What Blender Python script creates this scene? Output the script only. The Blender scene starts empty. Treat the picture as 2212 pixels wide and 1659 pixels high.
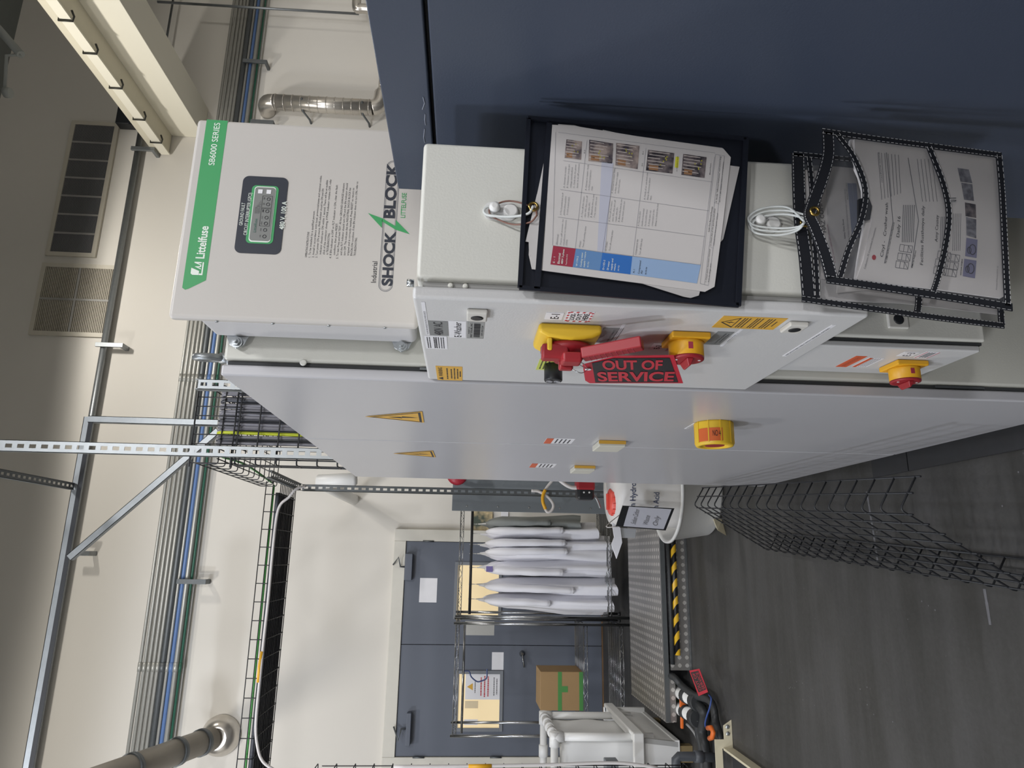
import bpy, math, random
from mathutils import Vector, Matrix
random.seed(7)
C = bpy.context.scene.collection
V3 = Vector

# ------------------------------------------------------------------ camera
H = 1.56                      # eye height, metres
F, CU, CV = 1471.0, 829.5, 1106.0
yw = V3((455-CU, 1000-CV, F)).normalized()
xw = V3((5750, 99, F)); xw = (xw - yw*xw.dot(yw)).normalized()
zw = xw.cross(yw)
EYE = V3((0, 0, H))
def cam2w(c): return V3((c.dot(xw), c.dot(yw), c.dot(zw)))
cd = bpy.data.cameras.new('camera'); cam = bpy.data.objects.new('camera', cd); C.objects.link(cam)
cd.sensor_width = 36; cd.sensor_fit = 'HORIZONTAL'; cd.lens = F/2212*36; cd.clip_start = 0.05
r_, d_, f_ = cam2w(V3((1,0,0))), cam2w(V3((0,1,0))), cam2w(V3((0,0,1)))
M = Matrix((d_, r_, -f_)).transposed().to_4x4(); M.translation = EYE   # phone held on its side
cam.matrix_world = M
bpy.context.scene.camera = cam

# ------------------------------------------------------------------ world and exposure
w = bpy.data.worlds.new('world'); bpy.context.scene.world = w; w.use_nodes = True
w.node_tree.nodes['Background'].inputs[0].default_value = (0.75, 0.8, 0.9, 1)
w.node_tree.nodes['Background'].inputs[1].default_value = 0.05
vs = bpy.context.scene.view_settings
vs.view_transform = 'Standard'; vs.look = 'None'; vs.gamma = 1; vs.use_curve_mapping = False
vs.exposure = 0.0

# ------------------------------------------------------------------ ceiling lights plus added fill lamps (x, y, z, power)
LAMPS = [(2.75, 5.6, 6.4, 370), (-2.6, 3.8, 6.5, 300), (-3.0, 0.3, 6.0, 400), (2.0, -1.8, 6.0, 540), (-2.6, -4.2, 6.0, 450), (7.2, 1.5, 6.0, 150), (1.4, -6.6, 5.6, 600), (-6.4, 1.2, 6.0, 620)]  # last two are added fill lamps, brightening viewer-facing and left-facing cabinet sides
for i, (lx, ly, lz, pw) in enumerate(LAMPS):      # cones as wide as open high bay reflectors: light spreads almost level, nothing upward
    ld = bpy.data.lights.new('ceiling_or_fill_lamp', 'SPOT'); ld.spot_size = math.radians(175); ld.spot_blend = .12; ld.shadow_soft_size = .16 if i == 0 else .26
    ld.energy = pw; ld.color = (1.0, 0.955, 0.885) if i in (0, 1, 5) else (0.85, 0.90, 1.0) if i in (2, 7) else (0.98, 0.98, 1.0)
    lo = bpy.data.objects.new('ceiling_or_fill_lamp', ld); C.objects.link(lo); lo.location = (lx, ly, lz-0.06)

# ------------------------------------------------------------------ picking points on real planes
def ray(x, y): return cam2w(V3((1659-y-CU, x-CV, F)))
def onx(x, y, X): r = ray(x, y); return r*(X/r.x) + EYE
def ony(x, y, Y): r = ray(x, y); return r*(Y/r.y) + EYE
def onz(x, y, Z): r = ray(x, y); return r*((Z-H)/r.z) + EYE
def crop(x0, y0, s): return lambda a, b: (x0+a/s, y0+b/s)

# ------------------------------------------------------------------ materials
def lin(c):
    c = c/255
    return c/12.92 if c <= .04045 else ((c+.055)/1.055)**2.4
MC = {}
def mat(name, rgb=(128,128,128), rough=.5, metal=0, var=.04, scale=14, bump=0, bscale=200, spec=.5, alpha=1, trans=0, emit=None, coat=0):
    if name in MC: return MC[name]
    m = bpy.data.materials.new(name); m.use_nodes = True; nt = m.node_tree; b = nt.nodes['Principled BSDF']
    col = [lin(c) for c in rgb]
    tc = nt.nodes.new('ShaderNodeTexCoord'); nz = nt.nodes.new('ShaderNodeTexNoise')
    nz.inputs['Scale'].default_value = scale; nz.inputs['Detail'].default_value = 4
    nt.links.new(tc.outputs['Object'], nz.inputs['Vector'])
    mx = nt.nodes.new('ShaderNodeMix'); mx.data_type = 'RGBA'
    mx.inputs[6].default_value = (*[min(1, c*(1-var)) for c in col], 1); mx.inputs[7].default_value = (*[min(1, c*(1+var)) for c in col], 1)
    nt.links.new(nz.outputs['Fac'], mx.inputs[0]); nt.links.new(mx.outputs[2], b.inputs['Base Color'])
    b.inputs['Roughness'].default_value = rough; b.inputs['Metallic'].default_value = metal
    b.inputs['Specular IOR Level'].default_value = spec
    if alpha < 1: b.inputs['Alpha'].default_value = alpha
    if trans: b.inputs['Transmission Weight'].default_value = trans
    if coat: b.inputs['Coat Weight'].default_value = coat
    if emit: b.inputs['Emission Color'].default_value = (*[lin(c) for c in emit[0]], 1); b.inputs['Emission Strength'].default_value = emit[1]
    if bump:
        n2 = nt.nodes.new('ShaderNodeTexNoise'); n2.inputs['Scale'].default_value = bscale; n2.inputs['Detail'].default_value = 3
        nt.links.new(tc.outputs['Object'], n2.inputs['Vector'])
        bp = nt.nodes.new('ShaderNodeBump'); bp.inputs['Strength'].default_value = bump; bp.inputs['Distance'].default_value = .002
        nt.links.new(n2.outputs['Fac'], bp.inputs['Height']); nt.links.new(bp.outputs[0], b.inputs['Normal'])
    MC[name] = m; return m

G_enc  = mat('enclosure_grey_paint', (210,210,203), .42, 0, .02, 6, .12, 260)
G_door = mat('cabinet_door_paint', (178,178,182), .28, 0, .03, 3, .03, 300, .6)
G_edoor= mat('enclosure_door_paint', (200,200,200), .36, 0, .02, 5, .12, 260)
G_cab  = mat('cabinet_side_paint', (196,196,188), .4, 0, .02, 5, .08, 260)
M_sb   = mat('breaker_box_paint', (190,186,181), .45, 0, .015, 5, .05, 300)
M_sbs  = mat('breaker_box_side_paint', (194,193,194), .4, 0, .015, 5, .05, 300)
M_navy = mat('navy_machine_paint', (62,70,86), .42, 0, .04, 4, .1, 300)
M_gap  = mat('dark_gap', (38,40,44), .7)
M_seal = mat('door_seal', (58,60,62), .8)
M_plinth=mat('plinth_black', (44,45,48), .6)
M_wall = mat('wall_cream', (212,208,200), .75, 0, .03, .7)
M_wallg= mat('wall_frame_cream', (205,202,192), .5)
M_ceil = mat('ceiling_dark', (120,124,122), .8)
M_beam = mat('beam_cream', (232,228,212), .6, 0, .015, 2)
M_clip = mat('clip_dark_steel', (60,60,55), .5, .5)
M_galv = mat('galvanised_steel', (138,142,144), .42, .7, .12, 30)
M_galvd= mat('galvanised_steel_dull', (104,108,110), .5, .65, .12, 30)
M_chrome=mat('chrome', (150,152,154), .2, 1, .03)
M_wire = mat('black_coated_wire', (28,30,34), .45)
M_black= mat('black_plastic', (32,34,38), .4)
M_vinyl= mat('black_vinyl', (24,27,36), .35, 0, .1, 20)
M_bind = mat('black_binding_tape', (26,28,34), .55)
M_thread=mat('white_thread', (190,190,190), .7)
M_paper= mat('white_paper', (214,210,208), .7, 0, .02, 8)
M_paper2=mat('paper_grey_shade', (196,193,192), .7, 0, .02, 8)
M_ink  = mat('black_ink', (45,45,50), .7)
M_inkg = mat('grey_ink', (120,120,124), .7)
M_inkl = mat('faint_ink', (165,165,170), .7)
M_white= mat('white_label', (226,226,230), .5)
M_whitep=mat('white_plastic', (222,222,220), .4)
M_yel  = mat('yellow_plastic', (228,188,48), .42)
M_yel2 = mat('amber_yellow_plastic', (226,168,36), .42)
M_red  = mat('red_plastic', (150,34,42), .42)
M_redt = mat('red_tag_card', (190,28,52), .4)
M_redl = mat('red_lettering', (190,44,60), .45)
M_blk  = mat('black_print', (30,28,34), .45)
M_org  = mat('orange_sticker', (214,166,64), .5)
M_orl  = mat('orange_red_sticker', (206,92,52), .5)
M_grl  = mat('grey_sticker', (128,130,130), .5)
M_ygl  = mat('yellow_green_sticker', (196,206,96), .5)
M_green= mat('green_print', (60,152,92), .5)
M_dkpan= mat('dark_display_panel', (48,52,62), .35)
M_disp = mat('grey_display', (128,130,128), .3)
M_lt   = mat('light_lettering', (224,232,224), .5)
M_brass= mat('brass_grommet', (190,160,90), .25, 1)
M_steel= mat('zinc_steel', (190,195,198), .25, .9)
M_doorb= mat('blue_grey_door_paint', (92,98,110), .5, 0, .03, 3)
M_paneglow= mat('warm_window_glow', (226,208,170), .6, 0, .04, 3, emit=((255,226,170), .35))  # warm light from beyond the door, put into the pane as its own glow
M_coat = mat('white_coat_cloth', (240,240,246), .8, 0, .04, 6)
M_coatg= mat('grey_coat_cloth', (140,144,142), .85, 0, .06, 6)
M_card = mat('cardboard', (150,122,84), .8, 0, .05, 10)
M_gtape= mat('green_tape', (70,130,66), .5)
M_cab2 = mat('grey_steel_panel', (118,124,128), .45, .1)
M_trans= mat('milky_white_plastic', (218,218,216), .45, 0, .03, 3)
M_acid = mat('drum_white_plastic', (216,214,212), .4)
M_lid  = mat('red_screw_lid', (232,92,80), .4)
M_cond = mat('conduit_galvanised', (176,176,170), .4, .45, .08, 20)
M_blue = mat('blue_pipe_paint', (92,122,172), .4)
M_dgrn = mat('dark_green_pipe', (36,90,72), .4)
M_cable= mat('grey_cable_jacket', (120,120,128), .5, 0, .1, 30)
M_cabled=mat('black_cable_jacket', (72,74,82), .45, 0, .12, 40)
M_grnw = mat('green_earth_wire', (70,150,70), .5)
M_ygw  = mat('yellow_green_wire', (190,200,40), .5)
M_silver=mat('silver_insulation', (205,200,192), .28, .85, .12, 12, .5, 25)
M_rduct= mat('grey_insulated_pipe', (140,134,124), .5, .3, .06)
M_grl2 = mat('vent_grey', (112,112,114), .5)
M_grl3 = mat('vent_light_grey', (168,162,148), .5)
M_bei  = mat('beige_floor_steel', (206,198,172), .5)
M_orange=mat('orange_plastic', (224,110,40), .45)
M_dpvc = mat('dark_grey_pvc', (72,76,82), .45)
M_hose = mat('black_hose', (44,46,48), .5)
M_whc  = mat('white_cable', (214,210,208), .5)
M_bluew= mat('blue_wire', (50,76,140), .5)
M_teal = mat('teal_cloth', (70,130,120), .7)
M_logor= mat('red_logo', (170,50,60), .6)
M_bcell= mat('blue_cell_mid', (104,146,196), .6)
M_bcell2=mat('blue_cell_strong', (52,116,196), .6)
M_bcell3=mat('blue_cell_pale', (156,184,220), .6)
M_rcell= mat('red_cell', (164,50,72), .6)
M_hly  = mat('yellow_highlight', (228,226,60), .6)
M_photo2=mat('violet_photo_print', (128,128,158), .6)

def photo_mat(name, a, b_, sc):
    m = bpy.data.materials.new(name); m.use_nodes = True; nt = m.node_tree; b = nt.nodes['Principled BSDF']
    tc = nt.nodes.new('ShaderNodeTexCoord'); n = nt.nodes.new('ShaderNodeTexNoise'); n.inputs['Scale'].default_value = sc; n.inputs['Detail'].default_value = 6
    cr = nt.nodes.new('ShaderNodeValToRGB'); cr.color_ramp.elements[0].position = .38; cr.color_ramp.elements[1].position = .62
    cr.color_ramp.elements[0].color = (*[lin(c) for c in a], 1); cr.color_ramp.elements[1].color = (*[lin(c) for c in b_], 1)
    nt.links.new(tc.outputs['Object'], n.inputs['Vector']); nt.links.new(n.outputs['Fac'], cr.inputs[0]); nt.links.new(cr.outputs[0], b.inputs['Base Color'])
    b.inputs['Roughness'].default_value = .6; return m
M_photo = photo_mat('printed_photo', (70,64,74), (176,160,152), 45)
M_photod= photo_mat('printed_photo_dark', (44,40,48), (130,120,120), 80)
M_photog= photo_mat('printed_photo_grey', (92,92,100), (140,140,148), 110)
M_postr = photo_mat('colourful_poster_print', (70,80,70), (200,180,140), 9)

def clear_mat():
    m = bpy.data.materials.new('clear_vinyl'); m.use_nodes = True; nt = m.node_tree; b = nt.nodes['Principled BSDF']
    tc = nt.nodes.new('ShaderNodeTexCoord'); n = nt.nodes.new('ShaderNodeTexNoise'); n.inputs['Scale'].default_value = 9; n.inputs['Detail'].default_value = 3
    mp = nt.nodes.new('ShaderNodeMapRange'); mp.inputs['To Min'].default_value = .16; mp.inputs['To Max'].default_value = .34
    nt.links.new(tc.outputs['Object'], n.inputs['Vector']); nt.links.new(n.outputs['Fac'], mp.inputs['Value']); nt.links.new(mp.outputs[0], b.inputs['Alpha'])
    b.inputs['Base Color'].default_value = (.16,.165,.18,1); b.inputs['Roughness'].default_value = .22
    return m
M_clear = clear_mat()

def floor_mat():
    m = bpy.data.materials.new('polished_dark_concrete'); m.use_nodes = True; nt = m.node_tree; b = nt.nodes['Principled BSDF']; L = nt.links.new
    tc = nt.nodes.new('ShaderNodeTexCoord')
    def noise(sc, det, mapping=None, rough=.55):
        n = nt.nodes.new('ShaderNodeTexNoise'); n.inputs['Scale'].default_value = sc; n.inputs['Detail'].default_value = det; n.inputs['Roughness'].default_value = rough
        if mapping:
            mp = nt.nodes.new('ShaderNodeMapping'); mp.inputs['Scale'].default_value = mapping[0]; mp.inputs['Rotation'].default_value = mapping[1]
            L(tc.outputs['Object'], mp.inputs[0]); L(mp.outputs[0], n.inputs['Vector'])
        else: L(tc.outputs['Object'], n.inputs['Vector'])
        return n.outputs['Fac']
    def ramp(fac, stops):
        cr = nt.nodes.new('ShaderNodeValToRGB'); e = cr.color_ramp.elements
        e[0].position, e[0].color = stops[0][0], (*[lin(c) for c in stops[0][1]], 1)
        e[1].position, e[1].color = stops[-1][0], (*[lin(c) for c in stops[-1][1]], 1)
        for p, c in stops[1:-1]:
            q = e.new(p); q.color = (*[lin(k) for k in c], 1)
        L(fac, cr.inputs[0]); return cr.outputs[0]
    def mix(a, b2, f, mode='MIX'):
        x = nt.nodes.new('ShaderNodeMix'); x.data_type = 'RGBA'; x.blend_type = mode
        L(a, x.inputs[6]); L(b2, x.inputs[7])
        if isinstance(f, float): x.inputs[0].default_value = f
        else: L(f, x.inputs[0])
        return x.outputs[2]
    base = ramp(noise(1.3, 6, None, .65), [(.32,(36,35,33)), (.5,(56,55,53)), (.68,(72,71,73))])
    st = ramp(noise(2.2, 5, ((.35,3.2,1),(0,0,.12)), .6), [(.38,(38,37,34)), (.62,(84,83,84))])
    c = mix(base, st, .45)
    fine = ramp(noise(60, 4), [(.3,(50,50,49)), (.7,(66,66,65))])
    c = mix(c, fine, .4)
    sp = nt.nodes.new('ShaderNodeTexVoronoi'); sp.inputs['Scale'].default_value = 24; L(tc.outputs['Object'], sp.inputs['Vector'])
    spf = nt.nodes.new('ShaderNodeValToRGB'); spf.color_ramp.elements[0].position = .045; spf.color_ramp.elements[0].color = (1,1,1,1); spf.color_ramp.elements[1].position = .08; spf.color_ramp.elements[1].color = (0,0,0,1)
    L(sp.outputs['Distance'], spf.inputs[0])
    pick = nt.nodes.new('ShaderNodeValToRGB'); pick.color_ramp.elements[0].position = .55; pick.color_ramp.elements[0].color = (0,0,0,1); pick.color_ramp.elements[1].position = .62; pick.color_ramp.elements[1].color = (.7,.7,.7,1)
    L(noise(3, 2), pick.inputs[0])
    mu = nt.nodes.new('ShaderNodeMath'); mu.operation = 'MULTIPLY'; L(spf.outputs[0], mu.inputs[0]); L(pick.outputs[0], mu.inputs[1])
    wh = nt.nodes.new('ShaderNodeRGB'); wh.outputs[0].default_value = (.2,.2,.22,1)
    c = mix(c, wh.outputs[0], mu.outputs[0])
    L(c, b.inputs['Base Color'])
    rr = nt.nodes.new('ShaderNodeMapRange'); rr.inputs['To Min'].default_value = .42; rr.inputs['To Max'].default_value = .65
    L(noise(4, 5), rr.inputs['Value']); L(rr.outputs[0], b.inputs['Roughness'])
    bp = nt.nodes.new('ShaderNodeBump'); bp.inputs['Strength'].default_value = .15; bp.inputs['Distance'].default_value = .003
    L(noise(90, 4), bp.inputs['Height']); L(bp.outputs[0], b.inputs['Normal'])
    return m
M_floor = floor_mat()

def diamond_mat():
    m = bpy.data.materials.new('diamond_plate_aluminium'); m.use_nodes = True; nt = m.node_tree; b = nt.nodes['Principled BSDF']; L = nt.links.new
    tc = nt.nodes.new('ShaderNodeTexCoord'); sx = nt.nodes.new('ShaderNodeSeparateXYZ'); L(tc.outputs['Object'], sx.inputs[0])
    def mth(op, a, bb=None):
        n = nt.nodes.new('ShaderNodeMath'); n.operation = op
        for i, v in enumerate((a, bb)):
            if v is None: continue
            if isinstance(v, (int, float)): n.inputs[i].default_value = v
            else: L(v, n.inputs[i])
        return n.outputs[0]
    yz = mth('ADD', sx.outputs[1], sx.outputs[2])
    s1 = mth('SINE', mth('MULTIPLY', mth('ADD', sx.outputs[0], yz), 62)); s2 = mth('SINE', mth('MULTIPLY', mth('SUBTRACT', sx.outputs[0], yz), 62))
    h = mth('GREATER_THAN', mth('MULTIPLY', s1, s2), .45)
    cr = nt.nodes.new('ShaderNodeMix'); cr.data_type = 'RGBA'; cr.inputs[6].default_value = (.28,.27,.26,1); cr.inputs[7].default_value = (.62,.60,.57,1)
    L(h, cr.inputs[0]); L(cr.outputs[2], b.inputs['Base Color'])
    b.inputs['Metallic'].default_value = .6; b.inputs['Roughness'].default_value = .38
    bp = nt.nodes.new('ShaderNodeBump'); bp.inputs['Strength'].default_value = .7; bp.inputs['Distance'].default_value = .003
    L(h, bp.inputs['Height']); L(bp.outputs[0], b.inputs['Normal'])
    return m
M_dia = diamond_mat()

def hazard_mat():
    m = bpy.data.materials.new('black_yellow_hazard_stripe'); m.use_nodes = True; nt = m.node_tree; b = nt.nodes['Principled BSDF']; L = nt.links.new
    tc = nt.nodes.new('ShaderNodeTexCoord'); wv = nt.nodes.new('ShaderNodeTexWave'); wv.inputs['Scale'].default_value = 5.5; wv.bands_direction = 'DIAGONAL'; wv.inputs['Distortion'].default_value = .4
    L(tc.outputs['Object'], wv.inputs['Vector'])
    cr = nt.nodes.new('ShaderNodeValToRGB'); cr.color_ramp.interpolation = 'CONSTANT'
    cr.color_ramp.elements[0].color = (.01,.01,.012,1); cr.color_ramp.elements[1].position = .55; cr.color_ramp.elements[1].color = (.75,.45,.03,1)
    L(wv.outputs['Fac'], cr.inputs[0]); L(cr.outputs[0], b.inputs['Base Color']); b.inputs['Roughness'].default_value = .3
    return m
M_haz = hazard_mat()

# ------------------------------------------------------------------ mesh building
def parent_to(o, p):
    if p is None: return
    o.parent = p
    if p.type == 'EMPTY': o.matrix_parent_inverse = Matrix.Translation(-p.location)
class MB:
    def __init__(s): s.v = []; s.f = []; s.sm = []; s.mi = []; s.m = 0
    def add(s, vs_, fs, smooth=False):
        n = len(s.v); s.v += [tuple(p) for p in vs_]
        for f in fs: s.f.append([i+n for i in f]); s.sm.append(smooth); s.mi.append(s.m)
        return s
    def box(s, x0, x1, y0, y1, z0, z1):
        return s.add([(x0,y0,z0),(x1,y0,z0),(x1,y1,z0),(x0,y1,z0),(x0,y0,z1),(x1,y0,z1),(x1,y1,z1),(x0,y1,z1)],
              [(0,3,2,1),(4,5,6,7),(0,1,5,4),(1,2,6,5),(2,3,7,6),(3,0,4,7)])
    def obox(s, c, a, b, d):      # centre and three half-axis vectors
        c, a, b, d = V3(c), V3(a), V3(b), V3(d)
        if a.cross(b).dot(d) < 0: a, b = b, a
        vs_ = [c+a*i+b*j+d*k for k in (-1,1) for (i,j) in ((-1,-1),(1,-1),(1,1),(-1,1))]
        return s.add(vs_, [(0,3,2,1),(4,5,6,7),(0,1,5,4),(1,2,6,5),(2,3,7,6),(3,0,4,7)])
    def prism(s, pts, vec):
        pts = [V3(p) for p in pts]; vec = V3(vec); n = len(pts)
        return s.add(pts+[p+vec for p in pts], [tuple(range(n))[::-1], tuple(range(n, 2*n))]+[(i,(i+1)%n,(i+1)%n+n,i+n) for i in range(n)])
    def poly(s, pts): return s.add(pts, [tuple(range(len(pts)))])
    def tube(s, pts, r, n=8, closed=False, caps=True):
        pts = [V3(p) for p in pts]; N = len(pts); rings = []; up = None
        for i, p in enumerate(pts):
            a = pts[(i-1) % N] if (closed or i > 0) else p; b = pts[(i+1) % N] if (closed or i < N-1) else p
            t = (b-a).normalized()
            if up is None: up = V3((0,0,1)) if abs(t.z) < .9 else V3((1,0,0))
            u = (up - t*up.dot(t)).normalized(); v = t.cross(u); up = u
            rr = r[i] if isinstance(r, (list, tuple)) else r
            rings.append([p+(u*math.cos(k*2*math.pi/n)+v*math.sin(k*2*math.pi/n))*rr for k in range(n)])
        base = [q for rg in rings for q in rg]; fs = []
        for i in range(N if closed else N-1):
            j = (i+1) % N
            for k in range(n): fs.append((i*n+k, i*n+(k+1)%n, j*n+(k+1)%n, j*n+k))
        s.add(base, fs, True)
        if caps and not closed:
            m0 = len(s.v)-len(base)
            s.f += [[m0+k for k in range(n)][::-1], [m0+(N-1)*n+k for k in range(n)]]; s.sm += [False, False]; s.mi += [s.m, s.m]
        return s
    def cyl(s, a, b, r, n=24): return s.tube([a, b], r, n)
    def lathe(s, o, ax, prof, n=32, sx=1.0):   # prof: (distance along axis, radius)
        o, ax = V3(o), V3(ax).normalized(); u = ax.orthogonal().normalized(); v = ax.cross(u); base = []
        for t, r in prof: base += [o+ax*t+(u*math.cos(k*2*math.pi/n)+v*math.sin(k*2*math.pi/n))*r for k in range(n)]
        fs = []
        for i in range(len(prof)-1):
            for k in range(n): fs.append((i*n+k, i*n+(k+1)%n, (i+1)*n+(k+1)%n, (i+1)*n+k))
        s.add(base, fs, True); m0 = len(s.v)-len(base)
        s.f += [[m0+k for k in range(n)][::-1], [m0+(len(prof)-1)*n+k for k in range(n)]]; s.sm += [False, False]; s.mi += [s.m, s.m]
        return s
    def build(s, name, mats, parent=None, bevel=0, seg=3):
        me = bpy.data.meshes.new(name); me.from_pydata(s.v, [], s.f); me.update()
        for m in (mats if isinstance(mats, (list, tuple)) else [mats]): me.materials.append(m)
        for p, a, i in zip(me.polygons, s.sm, s.mi): p.use_smooth = a; p.material_index = i
        o = bpy.data.objects.new(name, me); C.objects.link(o); parent_to(o, parent)
        if bevel:
            for p in me.polygons: p.use_smooth = True
            md = o.modifiers.new('edge', 'BEVEL'); md.width = bevel; md.segments = seg; md.limit_method = 'ANGLE'; md.harden_normals = True
        return o
def tag(o, label, cat, group=None, kind=None):
    o['label'] = label; o['category'] = cat
    if group: o['group'] = group
    if kind: o['kind'] = kind
    return o
def thing(name, label, cat, loc=(0,0,0), group=None):
    o = bpy.data.objects.new(name, None); C.objects.link(o); o.location = V3(loc); o.empty_display_size = .05
    return tag(o, label, cat, group)
def struct(name, mb, m, parent=None, bevel=0):
    o = mb.build(name, m, parent, bevel)
    if parent is None: o['kind'] = 'structure'
    return o
def spline(pts, k=6):
    pts = [V3(p) for p in pts]; out = []
    for i in range(len(pts)-1):
        a = pts[i-1] if i else pts[0]*2-pts[1]; b, c = pts[i], pts[i+1]; d = pts[i+2] if i+2 < len(pts) else c*2-b
        for j in range(k):
            t = j/k; out.append(.5*((2*b)+(c-a)*t+(2*a-5*b+4*c-d)*t*t+(3*b-a-3*c+d)*t**3))
    out.append(pts[-1]); return out
def relabel(o, label): o['label'] = label
# plate on a plane: rectangle given by world corners TL, TR, BL of the reading direction
def plate(name, m, parent, TL, TR, BL, off, th=.0006, bevel=0):
    TL, TR, BL = V3(TL), V3(TR), V3(BL); n = V3(off)*th
    return MB().prism([TL+n*.1, BL+n*.1, BL+TR-TL+n*.1, TR+n*.1], n).build(name, m, parent, bevel)
def text(s, P0, P1, h, m, parent, up, name='lettering', bold=0, out=None, fitw=True, shear=False):
    """One line of lettering: baseline from P0 to P1, cap height h, up = direction of the capitals."""
    P0, P1, up = V3(P0), V3(P1), V3(up).normalized()
    L0_ = (P1-P0).length/max(1,len(s))*4
    cu = bpy.data.curves.new('t', 'FONT'); cu.body = s; cu.size = 1; cu.resolution_u = 4 if L0_ > .06 or h > .012 else 2; cu.offset = bold
    o = bpy.data.objects.new('t', cu); C.objects.link(o)
    dg = bpy.context.evaluated_depsgraph_get(); dg.update()
    me = bpy.data.meshes.new_from_object(o.evaluated_get(dg)); bpy.data.objects.remove(o); bpy.data.curves.remove(cu)
    if not me.vertices: return None
    xs = [v.co.x for v in me.vertices]; w0, w1 = min(xs), max(xs)
    d = (P1-P0); L = d.length; d.normalize(); up = up if shear else (up-d*up.dot(d)).normalized()
    k = L/(w1-w0) if fitw else h/.7; kv = h/.7
    n = d.cross(up); lift = n*(.0005 if out is None else out)
    for v in me.vertices: v.co = P0+d*((v.co.x-w0)*k)+up*(v.co.y*kv)+lift
    me.materials.append(m); me.name = name
    ob = bpy.data.objects.new(name, me); C.objects.link(ob); parent_to(ob, parent); return ob
def join_text(objs, name='lettering'):
    objs = [o for o in objs if o]; a = MB(); mats = []
    for o in objs:
        for m in o.data.materials:
            if m not in mats: mats.append(m)
        a.m = mats.index(o.data.materials[0])
        a.add([v.co for v in o.data.vertices], [tuple(p.vertices) for p in o.data.polygons])
    p = objs[0].parent
    for o in objs: bpy.data.objects.remove(o)
    return a.build(name, mats, p)

XN, YN_ = V3((-1,0,0)), V3((0,-1,0)); UP = V3((0,0,1))
class Face:
    """A flat face: kind 'x' (faces left) or 'y' (faces the viewer) at a given coordinate."""
    def __init__(s, kind, c): s.kind, s.c = kind, c; s.n = XN if kind == 'x' else YN_; s.r = V3((0,-1,0)) if kind == 'x' else V3((1,0,0))
    def p(s, x, y): return onx(x, y, s.c) if s.kind == 'x' else ony(x, y, s.c)
    def rect(s, tl, br):       # photo corners -> TL, TR, BL, BR on the face, edges level and plumb
        a, b = s.p(*tl), s.p(*br); w_ = (b-a).dot(s.r); h_ = a.z-b.z
        return a, a+s.r*w_, a-UP*h_, b
    def plate(s, name, m, parent, tl, br, th=.0006, bevel=0):
        a, b, c, d = s.rect(tl, br); o = plate(name, m, parent, a, b, c, s.n, th, bevel); o_ = (a, b, c); return o, o_
def tin(q, u0, v0, u1, v1, s, m, parent, n, bold=0, out=.0009, name='lettering', fit=True):
    """Lettering inside plate q=(TL,TR,BL); u across, v down, both 0..1; v1 is the baseline."""
    TL, TR, BL = q; ex, ey = TR-TL, BL-TL
    P0 = TL+ex*u0+ey*v1; P1 = TL+ex*u1+ey*v1
    return text(s, P0, P1, (ey.length)*(v1-v0), m, parent, -ey, name, bold, out, fit)
def bars(q, rows, m, parent, th, n, name='print_lines', lift=.0008):
    """Rows of small print too fine to read: thin dashes broken into words."""
    TL, TR, BL = q; ex, ey = TR-TL, BL-TL; a = MB(); nn = V3(n)*lift
    for (u0, v, u1) in rows:
        u = u0
        while u < u1-.01:
            wd = random.uniform(.03, .09); e = min(u1, u+wd)
            p = TL+ex*u+ey*(v-th/2)+nn; q2 = TL+ex*e+ey*(v-th/2)+nn
            a.poly([p, p+ey*th, q2+ey*th, q2]); u = e+.014
    return a.build(name, m, parent)

# ================================================================== SETTING
YW = 7.9
a = MB(); a.box(-9.5, 9, -9, YW+.3, -.2, 0); floor_ = struct('floor', a, M_floor)
a = MB(); a.box(-9.5, 9, YW, YW+.2, 0, 7.6); struct('wall_back', a, M_wall)
a = MB(); a.box(-9.7, -9.5, -9, YW+.2, 0, 7.6); struct('wall_left', a, M_wall)
a = MB(); a.box(9, 9.2, -9, YW+.2, 0, 7.6); struct('wall_right', a, M_wall)
a = MB(); a.box(-9.5, 9, -9.2, -9, 0, 7.6); struct('wall_front', a, M_wall)
a = MB(); a.box(-9.7, 9.2, -9.2, YW+.2, 7.6, 7.8); struct('ceiling', a, M_ceil)
# painted joint line worn on the floor
M_worn = mat('worn_white_paint', (104,104,108), .6, 0, .3, 60)
for seg in (((1872,1062),(1880,1110),(1888,1160),(1896,1215)),((2126,1272),(2131,1300),(2139,1350))):
    a = MB(); P = [onz(*p, .0005) for p in seg]
    for i in range(len(P)-1): d = (P[i+1]-P[i]).normalized().cross(UP)*.006; a.poly([P[i]+d,P[i+1]+d*.8,P[i+1]-d*.8,P[i]-d])
    a.build('worn_line', M_worn, floor_)
# steel beam along the room with a lit ledge and clips
kW = YW/7.4
XB, ZB0 = 4.805*kW, 4.80*kW-.05
XB = ony(373,294,YW-.002).x
zb = onx(258, 0, XB).z; zt = onx(174, 0, XB).z; zl = onx(350,316,XB-.34).z
a = MB(); a.box(XB, XB+.42, -2.0, YW-.002, zb, zt+.22)
beam = struct('trim_1', a, M_beam, None, .006)
k1 = ray(127,0); lx = (zt-H)/(k1.z/k1.x)          # the ledge sticks out until here
lt = onx(102,0,lx).z
a = MB(); a.box(lx, XB-.001, -2.0, YW-.02, zt+.02, zt+.2); led = a.build('ledge', mat('beam_ledge_cream',(214,208,188),.6), beam)
a = MB(); a.box(lx-.02, lx-.001, -2.0, YW-.03, zt-.0, lt); lip = a.build('ledge_lip', M_beam, beam)
cy0 = [onx(*p, lx-.03).y for p in ((137,44),(189,115),(243,190),(293,258))]
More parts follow.
